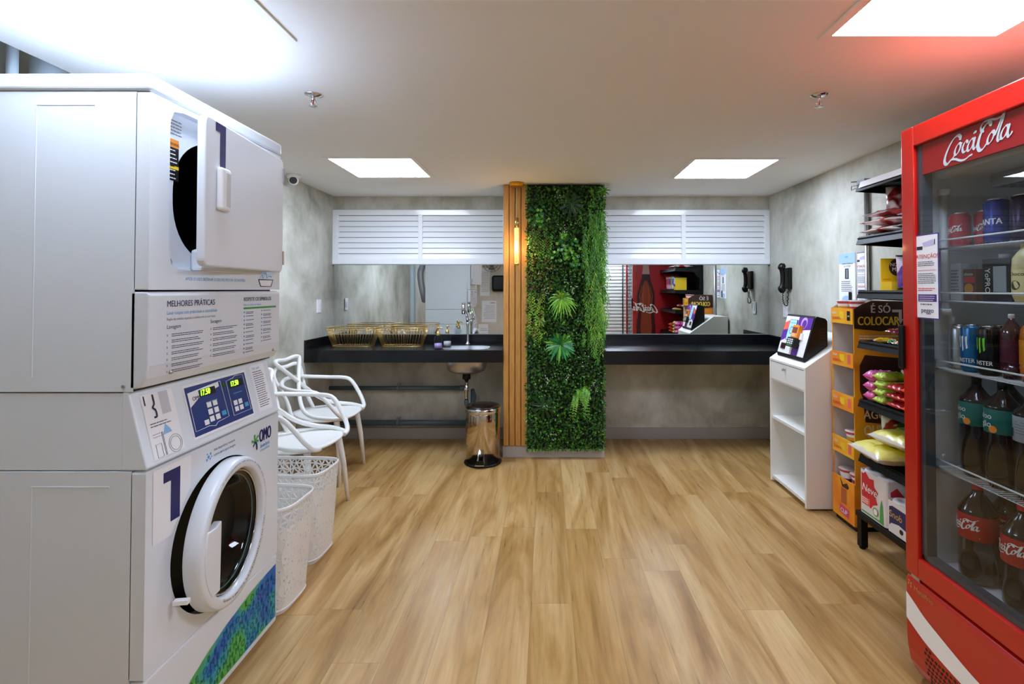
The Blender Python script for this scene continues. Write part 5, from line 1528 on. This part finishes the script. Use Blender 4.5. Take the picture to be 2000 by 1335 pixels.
# ---- bags
def bag(name, label, cat, grp, loc, rot, w, h, th, m, trim, deco=None, seed=0, ex=2.6, under=None):
    """pillow pack lying in its local XY plane: x = width, y = height, z = thickness"""
    t = thing(name, label, cat, loc, 0, grp); t.rotation_euler = rot
    R = random.Random(seed); nx, ny = 14, 18; b = B(); tops = {}; vs = []; fs = []; mm = []
    for side in (1, -1):
        for j in range(ny + 1):
            for i in range(nx + 1):
                u = i / nx * 2 - 1; v = j / ny * 2 - 1
                e = max(0, (1 - abs(u) ** ex)) ** .5 * max(0, (1 - (abs(v) / .92) ** ex if abs(v) < .92 else 0)) ** .5
                wz = th / 2 * e + .0012
                wr = (R.random() - .5) * th * .16 * (.3 + e) + .004 * sin(u * 9 + v * 5 + seed) * e
                px = u * w / 2 * (1 - .06 * e + .03 * (abs(v) > .9)); py = v * h / 2
                if side == -1: wr *= .3
                vs.append(V(px, py, side * (wz + wr) + th / 2))
    N = (nx + 1) * (ny + 1)
    for j in range(ny):
        for i in range(nx):
            a = j * (nx + 1) + i; f = (a, a + 1, a + nx + 2, a + nx + 1)
            edge = j < 1 or j >= ny - 1
            b_f = trim if edge else m
            mm.append(b_f); fs.append(f); mm.append(under or b_f); fs.append(tuple(N + q for q in f[::-1]))
    b.v = vs; b.f = [list(f) for f in fs]; b.m = [b.mi(q) for q in mm]; b.sm = [True] * len(fs)
    # close the sides
    loop = [i for i in range(nx + 1)] + [j * (nx + 1) + nx for j in range(1, ny + 1)] + [ny * (nx + 1) + i for i in range(nx - 1, -1, -1)] + [j * (nx + 1) for j in range(ny - 1, 0, -1)]
    for k in range(len(loop)):
        a, c = loop[k], loop[(k + 1) % len(loop)]
        b.f.append([c, a, N + a, N + c]); b.m.append(b.mi(trim)); b.sm.append(False)
    bo = b.build('wrapper', t, local=True)
    if deco:
        d = B(); fr = (V(0, 0, 0), V(1, 0, 0), V(0, 1, 0)); deco(d, fr)
        def top(x, y):
            u = min(1, abs(x) / (w / 2)); v = abs(y) / (h / 2)
            e = max(0, (1 - u ** ex)) ** .5 * max(0, (1 - (v / .92) ** ex if v < .92 else 0)) ** .5
            return th / 2 * e + th / 2 + th * .09 + .003
        d.v = [V(p.x, p.y, p.z + top(p.x, p.y)) for p in d.v]
        d.build('wrapper_print', bo, local=True)
    return t
def foil(n, a, c, sc=14):
    m = mat(n, a, .28, spec=.6); nt = m.node_tree
    nz = tex(nt, 'ShaderNodeTexNoise', mapped(nt), Scale=sc, Detail=1, Distortion=.6)
    nt.links.new(ramp(nt, nz.outputs['Fac'], [(.44, a), (.5, c)]), nt.nodes['Principled BSDF'].inputs['Base Color']); return m
SILV = mat('foil_silver', 'C4C4C8', .25, metal=.9)
REDF = foil('red_white_foil', 'B01A1E', 'E8DCD8', 9); GA = 'red snack packs on the second shelf'
dk = lambda b, f: b.text(f, 'Snack', -.04, -.01, .03, WHITEP, .001, bold=.02).rect(f, -.05, .03, .05, .045, mat('snack_orange', 'F07A1E', .4), .001)
Z2 = 1.658
bag('snack_bag', 'red and white snack pack at the bottom of the stack', 'snack bag', GA, (1.795, 2.605, Z2), (0, 0, radians(86)), .21, .24, .038, REDF, REDF, dk, 1)
bag('snack_bag', 'red and white snack pack, middle of the stack', 'snack bag', GA, (1.800, 2.605, Z2 + .047), (0, 0, radians(92)), .21, .24, .036, REDF, REDF, dk, 2)
bag('snack_bag', 'red snack pack on top of the stack', 'snack bag', GA, (1.80, 2.60, Z2 + .092), (0, 0, radians(88)), .20, .23, .030, foil('deep_red_foil', '8E1218', 'C8342A', 8), SILV, dk, 3)
bag('snack_bag', 'red bag standing upright behind the stack', 'snack bag', GA, (1.86, 2.64, Z2 + .185), (radians(75), 0, radians(-30)), .15, .14, .05, foil('maroon_foil', '8E1218', 'E6E0DC', 7), SILV, None, 4)
bag('snack_bag', 'red pack lying beside the stack toward the cooler', 'snack bag', GA, (1.80, 2.37, Z2), (0, 0, radians(88)), .20, .22, .045, foil('red_orange_foil', 'C01A1E', 'E8501E', 10), SILV, dk, 5)
bag('snack_bag', 'red pack on top, next to the cooler', 'snack bag', GA, (1.80, 2.36, Z2 + .057), (0, 0, radians(80)), .19, .21, .045, foil('red_orange_foil', 'C01A1E', 'E8501E', 10), SILV, dk, 6)
Z3 = 1.361
t = thing('candy_box', 'yellow cardboard snack box on the third shelf', 'box', (1.80, 2.60, Z3), 0)
B().box((1.715, 2.60, Z3), (1.86, 2.605, Z3 + .17), YELLOW).box((1.715, 2.52, Z3), (1.86, 2.60, Z3 + .05), YELLOW).box((1.86, 2.52, Z3), (1.865, 2.605, Z3 + .17), YELLOW).build('box', t)
b = B(); fq = NY(2.5999, 1.715, Z3)
b.disc(fq, .085, .125, .045, BRN, .001, 20).text(fq, 'NOZES', .045, .13, .026, WHITEP, .002, bold=.02).text(fq, 'MIX', .055, .105, .028, WHITEP, .002, bold=.02).rect(fq, .01, .06, .05, .066, ORANGE, .001)
b.build('box_print', t)
MULT = foil('multicolour_foil', '6A3A9A', 'E8E0F0', 11)
bag('snack_bag', 'violet and white snack bag beside the yellow box', 'snack bag', 'bags on the third shelf', (1.800, 2.50, Z3 + .093), (radians(84), 0, radians(-12)), .15, .17, .05, MULT, SILV, lambda b, f: b.disc(f, 0, -.05, .02, LBLUE, .001).disc(f, .035, -.05, .02, RINK, .001).disc(f, -.035, -.04, .018, YELLOW, .001), 7)
for i in range(5):
    bag('snack_bag', ['blue and white', 'orange', 'violet', 'pink and violet', 'red'][i] + ' snack bag standing in the row on the third shelf', 'snack bag', 'bags on the third shelf', (1.80, 2.34 - i * .085, Z3 + .10), (radians(84), 0, radians(180 - 12)), .16, .19, .05,
        foil('foil_row%d' % i, ['1E6EC0', 'E08A1E', '6A2A8A', 'B02A7A', 'C01A2A'][i], ['E8F0F8', 'F4C25A', 'E0D0F0', 'E8B0D8', 'F0A0A0'][i], 9), SILV, None, 11 + i)
Z4 = 1.094
bars = [('yellow', 'E8C41E', 'D8A01E'), ('white and red', 'F0EDE8', 'C02A2A'), ('dark brown', '5A2414', '7A3A20'), ('white and green', 'F0EDE8', '3A7A3A'),
        ('plain red', 'C02A2A', 'A81E1E'), ('yellow and red', 'E8C41E', 'C02A2A'), ('pale orange', 'E8A04A', 'F0C890'), ('black and white', '1A1A1A', 'E8E6E2')]
for i, (nm, a, c) in enumerate(bars):
    bag('candy_bar', nm + ' wrapped chocolate bar in the loose heap on the fourth shelf', 'candy bar', 'wrapped bars heaped on the fourth shelf',
        (1.745 + .060 * (i % 3), 2.625 - .062 * (i // 3), Z4 + .002 + .024 * ((i * 5) % 3)), (0, 0, radians(70 + 25 * (i % 4))), .040, .100, .022, foil('bar_foil%d' % i, a, c, 30), SILV, None, 30 + i)
Z5 = .789
for i in range(3):
    bag('biscuit_pack', ['pink biscuit pack, bottom of three', 'pink biscuit pack, middle of three', 'pink biscuit pack, top of three'][i], 'biscuit pack', 'pink packs on the fifth shelf', (1.760, 2.672, Z5 + i * .052), (0, 0, radians(90)), .072, .155, .047, foil('pink_foil', 'C82A86', 'E87AB8', 22), mat('pink_crimp', 'D24A96', .4), None, 50 + i, 7)
for i in range(4):
    bag('biscuit_pack', ['lime green biscuit pack, lowest of four', 'lime green biscuit pack, second from below', 'lime green biscuit pack, third from below', 'lime green biscuit pack, topmost'][i], 'biscuit pack', 'lime packs on the fifth shelf', (1.760, 2.592, Z5 + i * .040), (0, 0, radians(90)), .078, .155, .036, foil('lime_foil', 'A8CC2A', 'D2E67A', 22), mat('lime_crimp', 'B4D23C', .4), None, 60 + i, 7)
t = thing('biscuit_box', 'long green biscuit box with dark round badge on the fifth shelf', 'box', (1.9, 2.59, Z5))
B().box((1.842, 2.545, Z5), (1.98, 2.63, Z5 + .152), mat('box_green', '86B42E', .5)).build('box', t, bevel=.002)
b = B().disc(NY(2.545, 1.842, Z5), .03, .12, .022, BLACK, .001); b.build('badge', t)
REDB = foil('red_brown_foil', '7A0E12', 'B01E1E', 16)
for i in range(3):
    bag('biscuit_pack', ['dark red biscuit pack, lowest in its pile', 'dark red biscuit pack, middle of its pile', 'dark red biscuit pack, top of its pile'][i], 'biscuit pack', 'dark red packs on the fifth shelf', (1.775, 2.478, Z5 + i * .041), (0, 0, radians(90)), .115, .19, .035, REDB, REDB, lambda b, f: b.text(f, 'Bis', -.02, -.01, .03, PINK, .001, bold=.02), 70 + i, 6)
for i in range(3):
    bag('biscuit_pack', ['bright red pack, lowest beside the dark red pile', 'bright red pack, middle beside the dark red pile', 'bright red pack, top beside the dark red pile'][i], 'biscuit pack', 'bright red packs on the fifth shelf', (1.770, 2.375, Z5 + i * .043), (0, 0, radians(90)), .095, .18, .037, foil('red_orange_foil', 'C01A1E', 'E8501E', 10), MATS['red_orange_foil'], None, 80 + i, 5)
Z6 = .497
YB = foil('yellow_bag_foil', 'E6D21E', 'F2E87A', 7); CLR = mat('clear_bag_end', 'DDD6C8', .2, spec=.7)
bag('bread_bag', 'yellow bag lying lowest at the shelf edge', 'bread bag', 'yellow bags on the sixth shelf', (1.748, 2.575, Z6 + .010), (radians(0), radians(0), radians(86)), .27, .30, .082, YB, CLR, lambda b, f: b.text(f, 'PIPOCA', -.06, -.02, .04, GREENP, .001, bold=.02), 90, 4, CLR)
bag('bread_bag', 'yellow bag lying on top of the lower one', 'bread bag', 'yellow bags on the sixth shelf', (1.775, 2.505, Z6 + .101), (radians(0), radians(0), radians(97)), .23, .25, .070, YB, CLR, lambda b, f: b.text(f, 'ARGIN', -.055, -.015, .04, GREENP, .001, bold=.02), 91, 4, CLR)
bag('snack_bag', 'red, green and white bag leaning behind the yellow bags', 'snack bag', None, (1.850, 2.700, Z6 + .155), (radians(84), 0, radians(-4)), .17, .15, .045, foil('red_green_foil', 'A8281E', 'E6E8D8', 12), SILV, lambda b, f: b.disc(f, 0, .0, .025, GREENP, .001).disc(f, .03, -.03, .015, WHITEP, .001), 92)
Z7 = .196
def rollpack(name, label, grp, x0, y1, nx, nz, rr, rh, mwrap, deco):
    t = thing(name, label, 'paper roll pack', (x0, y1, Z7), 0, grp)
    b = B()
    for i in range(nx):
        for j in range(2):
            for k in range(nz):
                c = (x0 + rr + i * 2 * rr, y1 - rr - j * 2 * rr, Z7 + .002 + k * rh)
                b.lathe([(rr * .35, .004), (rr * .92, .001), (rr, .008), (rr, rh - .010), (rr * .92, rh - .003), (rr * .38, rh - .003), (rr * .36, rh - .012)], c, PAPER, 24)
    b.build('rolls', t)
    w = B(); e = .0025
    w.box((x0 - e, y1 - 4 * rr - e, Z7 + .004), (x0 + 2 * rr * nx + e, y1 + e, Z7 + rh * nz - .006), mwrap)
    w.f = [f for i, f in enumerate(w.f) if i > 1]; w.m = w.m[2:]; w.sm = w.sm[2:]
    wr = w.build('wrapping', t, bevel=.016, seg=4)
    d = B(); deco(d, NX(x0 - e, y1, Z7), NY(y1 - 4 * rr - e, x0, Z7)); d.build('wrapping_print', wr)
    return t
WR_ = mat('white_wrap', 'E9E4E2', .25, spec=.6)
def d_neve(b, f, g):
    b.poly(f, [(.016, .10), (.016, .215), (.03, .21), (.05, .225), (.08, .20), (.115, .205), (.12, .17), (.15, .15), (.13, .12), (.145, .09), (.11, .075), (.09, .05), (.06, .065), (.03, .055)], RINK, .001)
    b.text(f, 'Neve', .020, .125, .055, WHITEP, .002, bold=.01, shear=.2)
    b.rect(f, .02, .055, .085, .095, PINK, .002).lines(f, .025, .085, .08, 3, .01, .004, WHITEP, 3, .003)
    b.disc(f, .13, .05, .022, mat('badge_green', '8A9A5A', .5), .002).disc(f, .13, .05, .015, WHITEP, .003).poly(f, [(.16, .01), (.19, .01), (.185, .10), (.175, .13), (.165, .09)], GREENP, .002)
    b.rect(f, .016, .012, .19, .02, GREENP, .0015); b.poly(g, [(.02, .10), (.018, .18), (.05, .20), (.10, .14), (.06, .09)], RINK, .001)
def d_snob(b, f, g):
    for q, e_ in ((f, .184), (g, .084)):
        b.poly(q, [(.016, .035), (.016, .125), (.04, .135), (e_, .130), (e_, .035), (e_ * .7, .052), (e_ * .45, .060), (.03, .050)], mat('snob_navy', '1A1F5E', .4), .001)
        b.text(q, 'Snob', .018, .080, .045 if e_ > .1 else .032, mat('snob_gold', 'D9A84A', .4), .002, bold=.01)
    b.disc(f, .10, .035, .012, BLACK, .002)
rollpack('toilet_paper_pack', 'tall white and red NEVE toilet roll pack on the bottom shelf', 'paper packs on the bottom shelf', 1.668, 2.715, 1, 2, .052, .118, WR_, d_neve)
rollpack('toilet_paper_pack', 'second red and white roll pack behind the front one', 'paper packs on the bottom shelf', 1.80, 2.715, 1, 2, .052, .118, WR_, d_neve)
rollpack('kitchen_roll_pack', 'low white and navy blue paper pack marked Snob in front on the bottom shelf', 'paper packs on the bottom shelf', 1.668, 2.50, 1, 1, .050, .162, WR_, d_snob)
rollpack('kitchen_roll_pack', 'low white and navy paper pack behind the front Snob pack', 'paper packs on the bottom shelf', 1.80, 2.50, 1, 1, .050, .162, WR_, d_snob)
B_ = B().box((1.665, 2.10, Z7), (1.72, 2.28, Z7 + .03), mat('blue_pack', '1E3AA8', .4)); tag(B_.build('wipes_pack', bevel=.006), 'flat blue pack on the bottom shelf next to the cooler', 'pack')

# ------------------------------------------------------------------ the wall behind the viewer, seen in the mirrors
sh = B(); z = .02; shm = mat('shutter_white', 'D6D8D8', .4)
while z < 2.19:
    sh.prism([(WF + .012, z), (WF + .034, z + .02), (WF + .034, z + .045), (WF + .012, z + .066)], 'x', .75, WR - .02, shm); z += .070
t = thing('roller_shutter', 'white ribbed roller shutter closing the opening behind the viewer', 'shutter', (1.4, WF, 0))
sh.build('slats', t); B().box((.72, WF + .001, 0), (.75, WF + .05, 2.2), GREY).build('guide_rail', t)
tag(B().cyl((1.56, WF + .05, .01), (1.56, WF + .05, 2.15), .012, BLACK, 8).build('power_cord'), 'black cord hanging before the white shutter', 'cord')
tag(B().cyl((1.645, WF + .05, .01), (1.645, WF + .05, 2.15), .010, RINK, 8).build('power_cord'), 'red cord hanging before the white shutter', 'cord')
def sheet(x, z, w, h, label, head=None):
    b = B().box((x - w / 2, WF + .001, z), (x + w / 2, WF + .003, z + h), PAPER); f = PY(WF + .003, x + w / 2, z)
    if head: b.text(f, head, .08 * w, h - .06, .045, DINK, .001, bold=.02)
    b.lines(f, .1 * w, h - .10, .9 * w, int((h - .14) / .03), .03, .006, INK, 3, .001)
    tag(b.build('paper_sheet'), label, 'paper', 'papers on the wall behind the viewer')
sheet(-1.19, .70, .30, .44, 'white OMO notice on the wall behind the viewer', 'OMO')
sheet(-1.28, 1.24, .20, .58, 'tall white notice above the OMO one, behind the viewer')
sheet(-1.31, .46, .20, .20, 'small white notice below the OMO one, behind the viewer')
t = thing('paper_dispenser', 'black rounded dispenser on the wall behind the viewer', 'dispenser', (-1.0, WF, 1.33))
B().box((-1.13, WF + .001, 1.33), (-.86, WF + .11, 1.66), BLACK).build('case', t, bevel=.05, seg=4)
t = thing('wall_fan', 'dark wall fan with wires high on the wall behind the viewer', 'fan', (-1.12, WF, 1.9))
fb = B()
for rr in (.19, .13, .07): fb.tube([(-1.12 + rr * cos(k * pi / 16), WF + .14, 1.92 + rr * sin(k * pi / 16)) for k in range(32)], .004, BLACK, 6, closed=True)
for k in range(16): fb.tube([(-1.12, WF + .15, 1.92), (-1.12 + .19 * cos(k * pi / 8), WF + .14, 1.92 + .19 * sin(k * pi / 8))], .002, BLACK, 5)
fb.build('guard', t)
fb = B()
for k in range(3):
    a = k * 2 * pi / 3; fb.raw([V(-1.12, WF + .12, 1.92), V(-1.12 + .16 * cos(a), WF + .10, 1.92 + .16 * sin(a)), V(-1.12 + .16 * cos(a + .9), WF + .13, 1.92 + .16 * sin(a + .9))], [(0, 1, 2)], GREY)
fb.build('blades', t)
B().cyl((-1.12, WF + .001, 1.92), (-1.12, WF + .12, 1.92), .04, BLACK, 16).build('motor', t)
